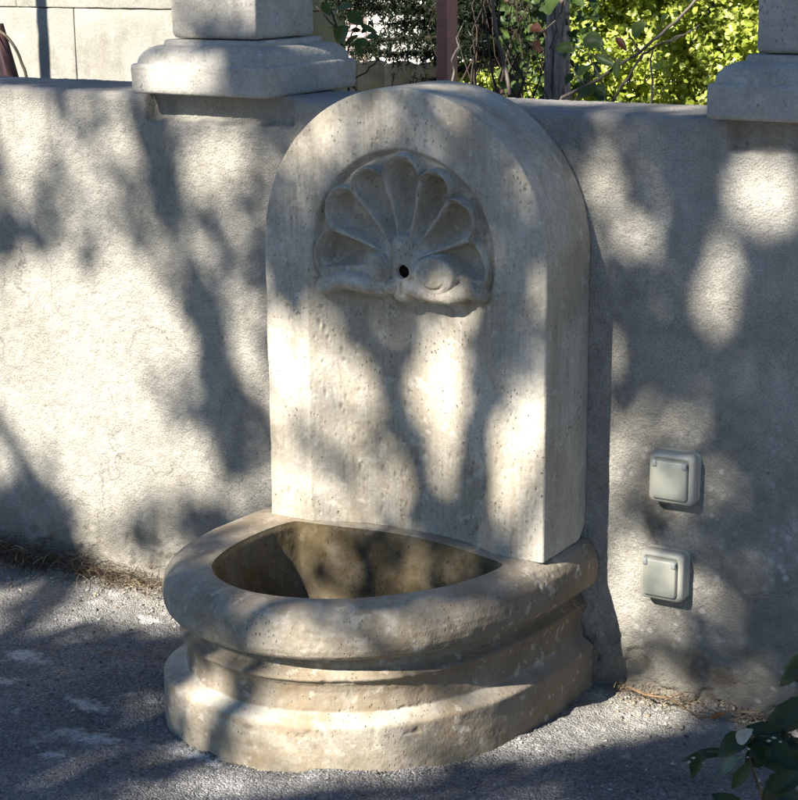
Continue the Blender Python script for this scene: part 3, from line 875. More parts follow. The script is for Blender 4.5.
def switch(x0, x1, z0, z1, label):
    t = empty('wall_switch', ((x0 + x1) / 2, 0, (z0 + z1) / 2), label, 'switch', 'weatherproof switches on the wall beside the fountain')
    V, F = rounded_prism(x0 - 0.001, x1 + 0.001, z0 - 0.001, z1 + 0.001, [(0, 0.006), (0, -0.008), (0.0008, -0.0095), (0.0008, -0.0105), (0, -0.0115), (0, -0.024), (0.0012, -0.0275), (0.004, -0.0298), (0.0065, -0.0305), (0.0078, -0.0303), (0.0085, -0.0285)], 0.010)
    mesh('housing', V, F, M_PLASTIC, t)
    V, F = rounded_prism(x0 + 0.0065, x1 - 0.0085, z0 + 0.0075, z1 - 0.0105, [(0, -0.0283), (0, -0.0335), (0.0008, -0.0352), (0.0022, -0.0360), (0.012, -0.0358), (0.02, -0.0356)], 0.004)
    lid = mesh('hinged_lid', V, F, M_LID, t)
    for hx in (x0 + 0.0070, x1 - 0.0160):
        V, F = rounded_prism(hx, hx + 0.0075, z1 - 0.0205, z1 - 0.0100, [(0, -0.030), (0, -0.0368), (0.0012, -0.0382)], 0.0025)
        mesh('hinge', V, F, M_HINGE, lid)
switch(0.6175, 0.6885, 0.3325, 0.4105, 'upper grey plastic wall switch with a closed hinged lid, right of the fountain slab')
switch(0.6065, 0.6760, 0.1755, 0.2520, 'lower grey plastic wall switch with a closed hinged lid, nearer the ground by the basin')

# ------------------------------------------------------------------ dry grass, straw and twigs at the foot of the wall
def blades(name, roots, length, width, mat, seed, droop=0.8, up=0.6, n=6):
    r = np.random.default_rng(seed); N = len(roots)
    a = r.random(N) * 2 * math.pi
    L_ = length * (0.4 + 0.9 * r.random(N))
    tilt = up * r.random(N)
    d = np.stack([np.cos(a), np.sin(a) * 0.6, tilt], -1); d /= np.linalg.norm(d, axis=1, keepdims=True)
    sd = np.stack([-np.sin(a), np.cos(a), np.zeros(N)], -1)
    curl = (r.random(N) - 0.5) * 1.6
    V = np.zeros((N, n, 2, 3)); pos = np.array(roots, float); 
    for k in range(n):
        w_ = width * (1 - (k / (n - 1)) ** 1.5 * 0.85) * (0.6 + 0.8 * r.random(N)) ** 0.5
        off = np.cross(d, sd) * 0.5 + sd
        V[:, k, 0] = pos - off * w_[:, None]; V[:, k, 1] = pos + off * w_[:, None]
        pos = pos + d * (L_ / (n - 1))[:, None]
        d = d + sd * (curl / n)[:, None] + np.array([0, 0, -1]) * droop / n * (0.5 + r.random(N))[:, None]
        d /= np.linalg.norm(d, axis=1, keepdims=True)
        pos[:, 1] = np.minimum(pos[:, 1], -0.004); pos[:, 2] = np.maximum(pos[:, 2], 0.001)
    V = V.reshape(-1, 3)
    b = (np.arange(N) * n * 2)[:, None]; k = np.arange(n - 1)[None, :] * 2
    F = np.stack([b + k, b + k + 1, b + k + 3, b + k + 2], -1).reshape(-1, 4)
    return mesh(name, V, F, mat, smooth=False)
def straw(name, cols):
    a = Mat(name, 0.8, 0.2); a.col(a.ramp(a.rnd, [(i / (len(cols) - 1), c) for i, c in enumerate(cols)])); return a.m
M_STRAW = straw('dry_straw', [(0.08, 0.06, 0.04), (0.17, 0.125, 0.08), (0.25, 0.19, 0.125), (0.38, 0.31, 0.21)])
M_DARKSTRAW = straw('rotting_straw', [(0.035, 0.027, 0.02), (0.08, 0.058, 0.038), (0.13, 0.095, 0.06)])
n = 3600
x = -0.82 + 0.76 * RNG.random(n) ** 1.35
rt = np.stack([x, -0.005 - RNG.beta(1, 2.2, n) * 0.060 * np.clip(1.15 - (x + 0.72), 0.3, 1.2), 0.002 + RNG.beta(1, 1.6, n) * 0.058 * np.clip(1.0 - (x + 0.62) * 1.7, 0.12, 1)], -1)
ob = blades('dry_grass', rt, 0.036, 0.0005, M_DARKSTRAW, 3, droop=1.3)
tag(ob, 'dark dry grass and needles matted against the wall foot at the left', 'dry grass', kind='stuff')
n = 260
x = -0.80 + 0.74 * RNG.random(n) ** 1.3
rt = np.stack([x, -0.01 - RNG.beta(1, 2, n) * 0.075 * (1.15 - (x + 0.72)), 0.006 + RNG.beta(1, 2, n) * 0.05 * np.clip(1.0 - (x + 0.65) * 1.1, 0.2, 1)], -1)
ob = blades('straw', rt, 0.060, 0.0006, M_STRAW, 4, droop=1.0)
tag(ob, 'pale straw stalks lying over the dark dry grass at the left', 'straw', kind='stuff')
# fuzz of dead moss along the foot of the wall
n = 1600
x = np.where(RNG.random(n) < 0.62, RNG.uniform(-0.50, -0.03, n), RNG.uniform(0.565, 0.90, n))
rt = np.stack([x, -0.004 - RNG.beta(1, 3, n) * 0.03, RNG.beta(1, 2.5, n) * 0.030], -1)
ob = blades('dead_moss', rt, 0.013, 0.0006, M_STRAW, 8, droop=0.6, up=1.2, n=4)
tag(ob, 'short dead moss and roots along the foot of the wall', 'moss', kind='stuff')
n = 150
rt = np.stack([RNG.uniform(0.575, 0.80, n), -0.01 - RNG.beta(1, 2.2, n) * 0.07, np.full(n, 0.012)], -1)
ob = blades('straw', rt, 0.035, 0.0006, M_STRAW, 14, droop=0.6, up=0.3)
tag(ob, 'a few short straws on the ground right of the basin', 'straw', kind='stuff')
M_TWIG = mat_plain('dry_twig', (0.17, 0.11, 0.065), 0.8, 0.2, 90, 0.35)
mb = MB().tube([(0.590, -0.030, 0.022), (0.625, -0.040, 0.019), (0.665, -0.036, 0.020), (0.690, -0.050, 0.018), (0.722, -0.066, 0.013), (0.752, -0.058, 0.016)], [0.0016, 0.0018, 0.0016, 0.0014, 0.0012, 0.0009], 7)
mb.tube([(0.665, -0.036, 0.020), (0.684, -0.022, 0.030), (0.70, -0.018, 0.030)], [0.0012, 0.0009, 0.0006], 5)
tag(mb.build('twig', M_TWIG), 'thin brown bent twig on the ground below the lower switch', 'twig')
mb = MB().tube([(-0.175, -0.150, 0.010), (-0.140, -0.125, 0.012), (-0.115, -0.085, 0.014), (-0.105, -0.060, 0.013)], [0.0015, 0.0028, 0.0032, 0.002], 7)
tag(mb.build('twig', M_TWIG), 'short thick brown twig on the ground left of the basin', 'twig')
# ochre dead leaf near the twig
def leaf_mesh(base, tip, width, normal, curve=0.15, fold=0.25, nl=9, nw=5, serr=0.0, shape=0.9):
    b, t = Vector(base), Vector(tip); ax = t - b; L_ = ax.length; ax.normalize()
    nrm_ = Vector(normal); nrm_ = (nrm_ - ax * nrm_.dot(ax)).normalized(); sd = ax.cross(nrm_)
    V = []
    for i in range(nl):
        u = i / (nl - 1)
        wd = width * 0.5 * (math.sin(math.pi * min(1, u ** shape)) ** 0.8) * (1 + serr * (1 if i % 2 else -1))
        if i in (0, nl - 1): wd = width * 0.02
        for j in range(nw):
            v = (j / (nw - 1)) * 2 - 1
            h = abs(v) * wd * fold * 2 - curve * L_ * (u - 0.0) ** 2 + 0.04 * width * math.sin(u * 9 + v * 3)
            V.append(b + ax * (u * L_) + sd * (v * wd) + nrm_ * h)
    return np.array([tuple(v) for v in V]), grid_faces(nl, nw)
M_DEAD = mat_plain('dead_leaf', (0.26, 0.11, 0.035), 0.7, 0.3, 60, 0.3)
V, Q = leaf_mesh((0.742, -0.066, 0.014), (0.761, -0.054, 0.026), 0.009, (0.2, -0.8, 0.6), 0.3, 0.4)
tag(mesh('dead_leaf', V, Q, M_DEAD), 'small curled orange dead leaf on the ground at the end of the twig', 'leaf')

# ------------------------------------------------------------------ leafy plant in the lower right corner
pl = empty('leafy_plant', (1.05, -0.52, 0.0), 'dark green leafy plant reaching into the lower right corner', 'plant')
M_DKLEAF = mat_leaf('dark_leaf', [(0.010, 0.022, 0.008), (0.016, 0.034, 0.010), (0.024, 0.046, 0.015)], 0.1, 0.45, 0.3)
M_BLLEAF = mat_leaf('blue_leaf', [(0.03, 0.06, 0.045), (0.045, 0.08, 0.06)], 0.1, 0.4, 0.4)
leafs = [  # base px, tip px, width m, plane y, tone
    ((832, 655), (769, 678), .034, -.50, 0), ((838, 690), (783, 664), .030, -.49, 0), ((835, 702), (746, 737), .046, -.52, 0), ((824, 750), (753, 739), .020, -.50, 1),
    ((752, 737), (714, 752), .030, -.55, 0), ((735, 752), (677, 757), .016, -.55, 0), ((706, 752), (686, 777), .022, -.56, 0),
    ((743, 757), (708, 778), .020, -.57, 1), ((752, 762), (730, 790), .016, -.58, 0), ((748, 742), (798, 768), .045, -.55, 0),
    ((748, 818), (712, 793), .026, -.58, 0), ((762, 800), (798, 772), .034, -.57, 0), ((790, 742), (748, 725), .028, -.53, 0), ((800, 810), (776, 786), .026, -.56, 1),
    ((800, 722), (812, 690), .030, -.5, 0), ((772, 748), (742, 766), .026, -.555, 0), ((812, 770), (780, 756), .032, -.54, 0)]
rr = random.Random(5)
for (b, t, wd, Y_, tone) in leafs:
    V, Q = leaf_mesh(at(*b, Y_), at(*t, Y_ - 0.02 + 0.02 * rr.random()), wd, (rr.uniform(-.3, .5), -0.75, 0.75 + rr.uniform(-.3, .5)), rr.uniform(0.1, 0.3), 0.22, nl=13, nw=7, serr=0.04)
    mesh('leaf', V, Q, M_BLLEAF if tone else M_DKLEAF, pl)
M_STEM = mat_plain('green_stem', (0.07, 0.06, 0.03), 0.6, 0.3)
for pts in ([(1.05, -.52, -0.01), tuple(at(765, 805, -.56)), tuple(at(750, 762, -.56)), tuple(at(752, 740, -.55))],
            [(1.05, -.52, -0.01), tuple(at(815, 760, -.54)), tuple(at(790, 735, -.53)), tuple(at(752, 737, -.55)), tuple(at(735, 752, -.55)), tuple(at(706, 752, -.56))],
            [(1.05, -.52, -0.01), tuple(at(835, 760, -.52)), tuple(at(836, 700, -.5)), tuple(at(834, 655, -.5))],
            [tuple(at(765, 805, -.56)), tuple(at(755, 812, -.57)), tuple(at(748, 818, -.58))]):
    MB().tube(pts, [0.0028] + [0.002] * (len(pts) - 2) + [0.0012], 7).build('stem', M_STEM, pl)
M_PETAL = mat_plain('pale_petal', (0.36, 0.35, 0.30), 0.6, 0.3, 80, 0.15)
V, Q = leaf_mesh(at(737, 742, -.58), at(751, 730, -.59), 0.017, (0, -1, 0.4), 0.1, 0.2, shape=0.8)
mesh('dry_pale_leaf', V, Q, M_PETAL, pl)
for (px, py) in ((690, 762), (694, 758), (702, 763), (744, 752), (747, 757), (749, 749), (768, 741), (775, 738), (781, 742)):
    c = at(px + rr.uniform(-1, 1), py, -.585); V, F = tet_cloud([tuple(c)], [0.0018 + 0.0010 * rr.random()], int(px * 7 + py))
    mesh('flower_bud', V, F, M_PETAL, pl)

# ------------------------------------------------------------------ behind the wall: house wall of large blocks
YB = 1.5
hs = empty('block_building', (-1.9, YB + 0.1, 0.0), 'building of large pale stone blocks behind the wall at the left', 'building')
XR = -1.02
def course(z0, z1, joints, seed):
    for k, (a, b) in enumerate(zip(joints[:-1], joints[1:])):
        V, Q = rbox(a + 0.0016, b - 0.0016, YB + RNG.uniform(-.0015, .0015), YB + 0.2, z0 + 0.0014, z1 - 0.0014, r=0.003, seg=1, cell=0.03, noise=0.0015, seed=seed + k)
        mesh('stone_block', V, Q, M_BLOCK, hs)
box_obj('mortar', (-3.3, XR - 0.006, YB + 0.006, YB + 0.19, 0.0, 1.9), mat_plain('dark_mortar', (0.10, 0.09, 0.075), 0.95, 0.1, 50, 0.3), hs, r=0.002, seg=1)
zc = [0.0, 0.225, 0.475, 0.730, 0.9835, 1.235, 1.49, 1.74, 1.9]
for i in range(len(zc) - 1):
    if i % 2 == 1: js = [-3.3, -3.0, -2.47, -1.99 + 0.19, -1.30, XR]
    else: js = [-3.3, -2.78, -2.18, -1.60, XR]
    if i == 3: js = [-3.3, -2.85, -2.33, -1.795, -1.28, XR]
    if i == 4: js = [-3.3, -2.55, -2.006, -1.42, XR]
    course(zc[i], zc[i + 1], js, 100 + i * 9)
# steel posts
M_POST = mat_plain('red_brown_steel', (0.34, 0.15, 0.12), 0.6, 0.35, 70, 0.18, 0.0006)
def post(x, y, w_, h, label, dp=None):
    dp = dp or w_
    t = empty('steel_post', (x, y, 0), label, 'post', 'red brown steel posts behind the wall')
    box_obj('tube', (x - w_ / 2, x + w_ / 2, y - dp / 2, y + dp / 2, -0.02, h), M_POST, t, r=0.003, seg=2)
    box_obj('top_cap', (x - w_ / 2 - 0.003, x + w_ / 2 + 0.003, y - dp / 2 - 0.003, y + dp / 2 + 0.003, h + 0.001, h + 0.008), M_POST, t, r=0.002, seg=1)
p = at(443.5, 40, 0.5)
post(p.x - 0.001, 0.515, 0.024, 1.9, 'red brown steel post standing behind the fountain arch', 0.042)
SHX = float(at(43.5, 40, YB).x)
post(SHX - SUN_A * 0.85, YB - 0.85, 0.034, 2.2, 'red brown steel post before the block building, left of the frame')
# garden chair behind the wall at the far left
ch = empty('garden_chair', tuple(at(10, 60, 0.42) * Vector((1, 1, 0)) if False else (at(10, 60, 0.42).x, 0.42, 0)), 'dark garden chair with a bent brown armrest tube behind the wall', 'chair')
M_TUBE = mat_plain('brown_tube', (0.12, 0.095, 0.06), 0.45, 0.4)
M_BOARD = mat_plain('red_brown_board', (0.075, 0.036, 0.036), 0.6, 0.3, 40, 0.2)
arm = [at(-40, 24, 0.50), at(-12, 27, 0.46), at(1, 32, 0.42), at(9, 39, 0.42), at(17, 51, 0.42), at(22, 64, 0.42), at(27, 80, 0.42)]
e = arm[-1].copy(); arm += [Vector((e.x + 0.02, e.y, e.z - 0.15)), Vector((e.x + 0.05, e.y, 0.0))]
for k in range(2):
    sm_pts = []
    A_ = [v + Vector((-0.50 * k, 0.02 * k, 0)) for v in arm]
    for i in range(len(A_) - 1):
        p0, p1, p2, p3 = A_[max(i - 1, 0)], A_[i], A_[i + 1], A_[min(i + 2, len(A_) - 1)]
        for t in (0, .25, .5, .75):
            sm_pts.append(0.5 * ((2 * p1) + (p2 - p0) * t + (2 * p0 - 5 * p1 + 4 * p2 - p3) * t * t + (3 * p1 - p0 - 3 * p2 + p3) * t ** 3))
    sm_pts.append(A_[-1])
    MB().tube(sm_pts, 0.0032, 10).build('armrest_tube', M_TUBE, ch)
def slab_between(a, b, w_, th, dep, name, mat, par):
    a, b = Vector(a), Vector(b); ax = (b - a).normalized(); sd = Vector((0, 1, 0)); nn = ax.cross(sd)
    V = []
    for p_ in (a, b):
        for s_ in (0, 1):
            for q_ in (-1, 1): V.append(p_ + sd * (s_ * dep) + nn * (q_ * th / 2))
    Q = [(0, 1, 3, 2), (4, 6, 7, 5), (0, 4, 5, 1), (2, 3, 7, 6), (0, 2, 6, 4), (1, 5, 7, 3)]
    return mesh(name, np.array([tuple(v) for v in V]), np.array(Q), mat, par, smooth=False)
tp, bt = at(-7, 32, 0.43), at(7, 80, 0.43); dr = (bt - tp)
slab_between(tp - dr * 0.15, tp + dr * 2.2, 0, 0.016, 0.03, 'backrest_board', M_BOARD, ch)
tp2 = at(-15, 30, 0.435); slab_between(tp2 - dr * 0.1, tp2 + dr * 2.2, 0, 0.03, 0.025, 'backrest_slat', mat_plain('near_black', (0.02, 0.018, 0.02), 0.7, 0.3), ch)
base = tp + dr * 2.2
box_obj('seat', (base.x - 0.42, base.x + 0.02, 0.43, 0.83, 0.42, 0.44), M_BOARD, ch, r=0.004, seg=1)
for (lx, ly) in ((base.x - 0.40, 0.45), (base.x - 0.40, 0.80), (base.x, 0.45), (base.x, 0.80)):
    MB().tube([(lx, ly, 0.42), (lx, ly, 0.0)], 0.010, 10).build('leg', M_TUBE, ch)

# ------------------------------------------------------------------ scalloped tile border and the white house far behind
M_TILE = mat_plain('pale_clay', (0.56, 0.46, 0.30), 0.85, 0.2, 30, 0.25, 0.003)
YT = 2.5
bd = empty('scalloped_border', (-1.2, YT, 0.0), 'sand coloured border with a wavy scalloped top behind the conifer', 'border')
pitch = 0.101
x0_ = -2.1
for k in range(16):
    xa = x0_ + k * pitch
    if xa > -0.95: break
    xs = np.linspace(0, 1, 15); top = 0.768 + 0.020 * np.sin(math.pi * xs) ** 0.8
    V = []
    for y in (YT, YT + 0.004, YT + 0.05, YT + 0.054):
        ins = 0.004 if y in (YT, YT + 0.054) else 0
        for xx, zt in zip(xs, top):
            V.append((xa + 0.0003 + xx * (pitch - 0.0006), y, -0.02)); V.append((xa + 0.0003 + xx * (pitch - 0.0006), y, zt - ins))
    V = np.array(V).reshape(4, 15, 2, 3)
    # rings: front bottom, front top, back top, back bottom
    Rg = np.stack([V[0, :, 0], V[0, :, 1], V[1, :, 1], V[2, :, 1], V[3, :, 1], V[3, :, 0]], 0)
    fr = [grid_faces(6, 15)]
    e0 = [r_ * 15 for r_ in range(6)]; e1 = [r_ * 15 + 14 for r_ in range(6)]
    fr.append(np.array([[e0[0], e0[1], e0[4], e0[5]], [e1[5], e1[4], e1[1], e1[0]], [e0[1], e0[2], e0[3], e0[4]], [e1[4], e1[3], e1[2], e1[1]]]))
    mesh('scallop_tile', Rg.reshape(-1, 3), fr, M_TILE, bd, smooth=False)
M_WHITE = mat_plain('white_house_render', (0.78, 0.74, 0.68), 0.9, 0.2, 6, 0.06)
hw = empty('white_house', (-2.4, 5.6, 0.0), 'bright white rendered house seen through the conifer branches', 'house')
box_obj('wall', (-6.0, -1.6, 5.5, 9.0, -0.05, 2.6), M_WHITE, hw, r=0.01, seg=1)
M_SHUT = mat_plain('pale_pink_shutter', (0.62, 0.50, 0.44), 0.7, 0.3)
wa, wb_ = at(322, 34, 5.5), at(366, 10, 5.5)
for k in range(9):
    z = wa.z - 0.15 + k * 0.035
    box_obj('shutter_slat', (wa.x - 0.02, wb_.x, 5.478, 5.497, z, z + 0.024), M_SHUT, hw, r=0.002, seg=1)
mbr = MB()
V = np.array([(-6.2, 5.3, 2.55), (-1.4, 5.3, 2.55), (-1.4, 7.3, 3.4), (-6.2, 7.3, 3.4), (-6.2, 9.2, 2.55), (-1.4, 9.2, 2.55),
              (-6.2, 5.3, 2.62), (-1.4, 5.3, 2.62), (-1.4, 7.3, 3.47), (-6.2, 7.3, 3.47), (-6.2, 9.2, 2.62), (-1.4, 9.2, 2.62)])
Q = np.array([(0, 1, 2, 3), (3, 2, 5, 4), (6, 7, 8, 9), (9, 8, 11, 10), (0, 1, 7, 6), (4, 5, 11, 10), (1, 2, 8, 7), (2, 5, 11, 8), (0, 3, 9, 6), (3, 4, 10, 9)])
mesh('roof', V, Q, mat_plain('roof_clay', (0.35, 0.17, 0.10), 0.85, 0.2, 20, 0.2), hw, smooth=False)

# ------------------------------------------------------------------ hedge, conifer, trunk, vine
def leaf_cloud(name, P, N, size, mat, seed, parent=None, asp=0.6, fold=True):
    """many small pointed leaves (2 triangles folded on the midrib)"""
    r = np.random.default_rng(seed); n_ = len(P)
    nrm_ = N + 0.7 * r.standard_normal((n_, 3)); nrm_ /= np.linalg.norm(nrm_, axis=1, keepdims=True)
    ax = r.standard_normal((n_, 3)); ax[:, 2] -= 0.3; ax -= nrm_ * (ax * nrm_).sum(1, keepdims=True); ax /= np.linalg.norm(ax, axis=1, keepdims=True)
    sd = np.cross(nrm_, ax); s = (size * (0.6 + 0.8 * r.random(n_)))[:, None]
    h = 0.22
    # 6 vertices: base, tip, two each side
    V = np.stack([P - ax * s * 0.5, P + ax * s * 0.5,
                  P - ax * s * 0.12 + sd * s * asp * 0.5 + nrm_ * s * h * asp, P + ax * s * 0.22 + sd * s * asp * 0.42 + nrm_ * s * h * asp,
                  P - ax * s * 0.12 - sd * s * asp * 0.5 + nrm_ * s * h * asp, P + ax * s * 0.22 - sd * s * asp * 0.42 + nrm_ * s * h * asp], 1)
    F = (np.array([[0, 2, 3, 1], [0, 1, 5, 4]])[None] + (np.arange(n_) * 6)[:, None, None]).reshape(-1, 4)
    return mesh(name, V.reshape(-1, 3), F, mat, parent, smooth=False)
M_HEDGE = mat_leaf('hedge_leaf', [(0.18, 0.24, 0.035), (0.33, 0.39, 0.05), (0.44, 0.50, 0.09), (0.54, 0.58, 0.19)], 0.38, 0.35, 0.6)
hg = empty('hedge', (0.2, 2.45, 0.0), 'sunlit yellow green clipped hedge behind the wall at the right', 'hedge')
n = 150000
hx = RNG.uniform(-0.95, 1.3, n); hz = RNG.uniform(0.45, 1.75, n)
q = np.stack([hx, np.zeros(n), hz], -1)
front = 2.05 + 0.09 * fbm(q, 6, 3, 12) + 0.07 * fbm(q, 15, 2, 15)
dep = np.where(RNG.random(n) < 0.7, RNG.beta(1, 1.7, n) * 0.3, RNG.uniform(0.1, 0.6, n))
hy = front + dep
keep = fbm(np.stack([hx, hy, hz], -1), 13, 2, 19) > -0.95
P = np.stack([hx, hy, hz], -1)[keep]
ob = leaf_cloud('foliage', P, np.tile(np.array([[-0.15, -0.75, 0.75]]), (len(P), 1)), 0.019, M_HEDGE, 5, hg, asp=0.72)
n = 9000
P = np.stack([RNG.uniform(-1.0, 1.4, n), RNG.uniform(2.62, 2.95, n), RNG.uniform(0.3, 1.75, n)], -1)
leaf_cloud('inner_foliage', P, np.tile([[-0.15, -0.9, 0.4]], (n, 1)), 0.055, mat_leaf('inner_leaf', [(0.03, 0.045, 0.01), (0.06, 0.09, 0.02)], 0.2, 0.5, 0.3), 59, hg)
rr = random.Random(9)
mb = MB()
for k in range(16):
    bx = -0.8 + k * 0.13
    pts = [(bx, 2.45, 0)]
    for j in range(1, 9): pts.append((bx + rr.uniform(-.06, .06), 2.4 + rr.uniform(-.08, .08), j * 0.2))
    mb.tube(pts, [0.014 * (1 - j / 11) for j in range(9)], 6)
M_BARK = mat_plain('dark_bark', (0.085, 0.06, 0.045), 0.9, 0.2, 60, 0.4, 0.003)
mb.build('stems', M_BARK, hg)

# grey brown trunk in front of the hedge
M_TRUNK = Mat('furrowed_bark', 0.9, 0.2)
fb = M_TRUNK.noise(1.0, 5, 0.7, M_TRUNK.map((95, 95, 14)), 0.8)
M_TRUNK.col(M_TRUNK.ramp(fb, [(0.36, (0.07, 0.05, 0.04)), (0.5, (0.27, 0.21, 0.17)), (0.66, (0.45, 0.38, 0.31))]))
M_TRUNK.nor(M_TRUNK.bump(fb, 0.005, 1.0)); M_TRUNK = M_TRUNK.m
tk = empty('small_tree', (0.048, 0.82, 0.0), 'slim grey brown tree trunk in front of the yellow green hedge', 'tree')
a_, b_ = at(558, 96, 0.82), at(557, 0, 0.82)
pts = []; ra = []
for j in range(40):
    z = -0.02 + j * 0.055
    f = (z - a_.z) / (b_.z - a_.z)
    xx = a_.x + (b_.x - a_.x) * min(max(f, -1), 2) + 0.003 * math.sin(z * 13)
    pts.append((xx, 0.82 + 0.004 * math.sin(z * 9 + 1), z)); ra.append(0.0235 * (1.05 - 0.06 * z) * (1 + 0.05 * math.sin(z * 31)))
V, Q, T = tube(pts, ra, 28)
V = V + 0.0035 * fbm(V * [1, 1, 0.25], 60, 3, 91)[:, None] * np.array([1, 1, 0])
mesh('trunk', V, [Q, T], M_TRUNK, tk)
M_GLEAF = mat_leaf('vine_leaf', [(0.03, 0.055, 0.013), (0.05, 0.085, 0.018), (0.085, 0.13, 0.03)], 0.35, 0.45, 0.4)
M_RLEAF = mat_leaf('red_leaf', [(0.08, 0.028, 0.015), (0.13, 0.05, 0.02)], 0.3, 0.5, 0.3)
cr = [(0.05 + RNG.normal() * 0.35, 0.82 + RNG.normal() * 0.3, 1.95 + RNG.random() * 0.7) for _ in range(1800)]
leaf_cloud('crown', np.array(cr), np.tile([[0, -0.3, 0.9]], (len(cr), 1)), 0.05, M_GLEAF, 6, tk)
for k in range(6):
    a0 = k * 1.05
    MB().tube([(0.048, 0.82, 1.7 + 0.05 * k), (0.048 + 0.2 * math.cos(a0), 0.82 + 0.15 * math.sin(a0), 1.98), (0.048 + 0.4 * math.cos(a0), 0.82 + 0.3 * math.sin(a0), 2.3)], [0.012, 0.008, 0.003], 7).build('branch', M_TRUNK, tk)

# the vine's bare twigs and leaves over the wall
vn = empty('climbing_vine', (0.25, 0.40, 0.0), 'grey bare twigs with a few green and reddish leaves in front of the hedge', 'vine')
M_VTWIG = mat_plain('grey_twig', (0.14, 0.12, 0.10), 0.8, 0.2, 70, 0.3)
YV = 0.42
def twig(pxs, r0, r1, Y_=YV, par=vn, mat=M_VTWIG, wob=0.012):
    P_ = [at(x, y, Y_ + wob * math.sin(i * 2.1)) for i, (x, y) in enumerate(pxs)]
    out = []
    for i in range(len(P_) - 1):
        for t in (0, 0.33, 0.66):
            q_ = P_[i].lerp(P_[i + 1], t) + Vector((rr.uniform(-1, 1), rr.uniform(-1, 1), rr.uniform(-1, 1))) * 0.0018
            out.append(q_)
    out.append(P_[-1])
    n_ = len(out)
    MB().tube(out, [r0 + (r1 - r0) * i / (n_ - 1) for i in range(n_)], 7).build('twig', mat, par)
twig([(545, 130), (563, 97), (591, 83), (612, 70), (630, 58), (654, 41), (676, 22), (698, -2), (715, -20)], 0.0032, 0.0024)
twig([(606, 118), (614, 99), (628, 78), (643, 55), (656, 46), (673, 40), (691, 30)], 0.0028, 0.0016)
twig([(641, 52), (634, 42), (629, 33)], 0.0022, 0.0012)
twig([(652, 47), (651, 66), (653, 82), (652, 112)], 0.0014, 0.0020)
twig([(668, 44), (676, 36), (690, 33), (700, 24)], 0.0014, 0.0008)
twig([(600, 78), (594, 66), (588, 52), (590, 44)], 0.0016, 0.0010)
twig([(598, 76), (606, 92), (604, 120)], 0.0014, 0.0020)
twig([(564, -4), (562, 12), (552, 24), (543, 31), (534, 40)], 0.0020, 0.0012)
twig([(612, 70), (616, 60), (606, 54), (600, 44)], 0.0016, 0.0010)
twig([(583, 130), (575, 100), (584, 84), (576, 74), (567, 60)], 0.0018, 0.0010)
for (c, L_, wd, ang, mt) in [((593, 41), 20, 17, 15, 0), ((638, 29), 18, 14, -50, 0), ((621, 43), 16, 7, 50, 1), ((565, 48), 18, 12, 5, 0), ((604, 60), 24, 9, 25, 0), ((617, 68), 22, 8, 100, 0),
                             ((552, 5), 22, 16, -60, 0), ((536, 28), 11, 10, 20, 1), ((537, 46), 12, 9, 60, 1), ((583, 70), 16, 9, -30, 0), ((600, 90), 14, 10, 40, 0), ((585, 93), 16, 11, -20, 0)]:
    r_ = math.radians(ang); dx, dy = math.cos(r_) * L_ / 2, math.sin(r_) * L_ / 2
    s_ = 1 / 495.0
    V, Q = leaf_mesh(at(c[0] - dx, c[1] - dy, YV - 0.01), at(c[0] + dx, c[1] + dy, YV - 0.02), wd * s_ * 0.95, (rr.uniform(-.4, .4), -0.8, 0.5), 0.15, 0.18, nl=9, nw=5)
    mesh('leaf', V, Q, M_RLEAF if mt else M_GLEAF, vn)
# brown dense twigs between the steel post and the trunk
sh = empty('bare_shrub', (-0.02, 0.9, 0.0), 'thicket of thin brown bare stems between the steel post and the trunk', 'shrub')
M_BTWIG = mat_plain('brown_twig', (0.06, 0.043, 0.035), 0.85, 0.2, 60, 0.3)
mb = MB(); 
for k in range(30):
    px = rr.uniform(462, 560); x_ = px + rr.uniform(-8, 8)
    Y_ = rr.uniform(0.75, 1.1)
    q0 = at(x_, 110, Y_); pts = [Vector((q0.x, Y_, 0.0)), q0]
    for y_ in (80, 55, 30, 5, -25): x_ += rr.uniform(-15, 15); pts.append(at(x_, y_, Y_ + rr.uniform(-.03, .03)))
    r0 = rr.uniform(0.001, 0.0032)
    mb.tube(pts, [r0 * (1 - 0.1 * i) for i in range(len(pts))], 5)
tag(mb.build('stems', M_BTWIG, sh), kind='stuff')
n = 420
P = np.array([tuple(at(rr.uniform(500, 600), rr.uniform(-20, 100), rr.uniform(0.8, 1.3))) for _ in range(n)])
leaf_cloud('leaves', P, np.tile([[0, -0.6, 0.7]], (n, 1)), 0.024, M_GLEAF, 16, sh)
twig([(452, 84), (454, 70), (452, 60), (459, 48), (457, 38), (462, 26)], 0.0022, 0.0010, 0.34, sh, mat_plain('pale_twig', (0.36, 0.31, 0.25), 0.8, 0.2))
twig([(471, 84), (473, 62), (471, 48), (476, 38)], 0.0016, 0.0008, 0.34, sh, M_VTWIG)
twig([(510, 95), (504, 60), (496, 30), (493, -5)], 0.0040, 0.0028, 0.6, sh, M_VTWIG)

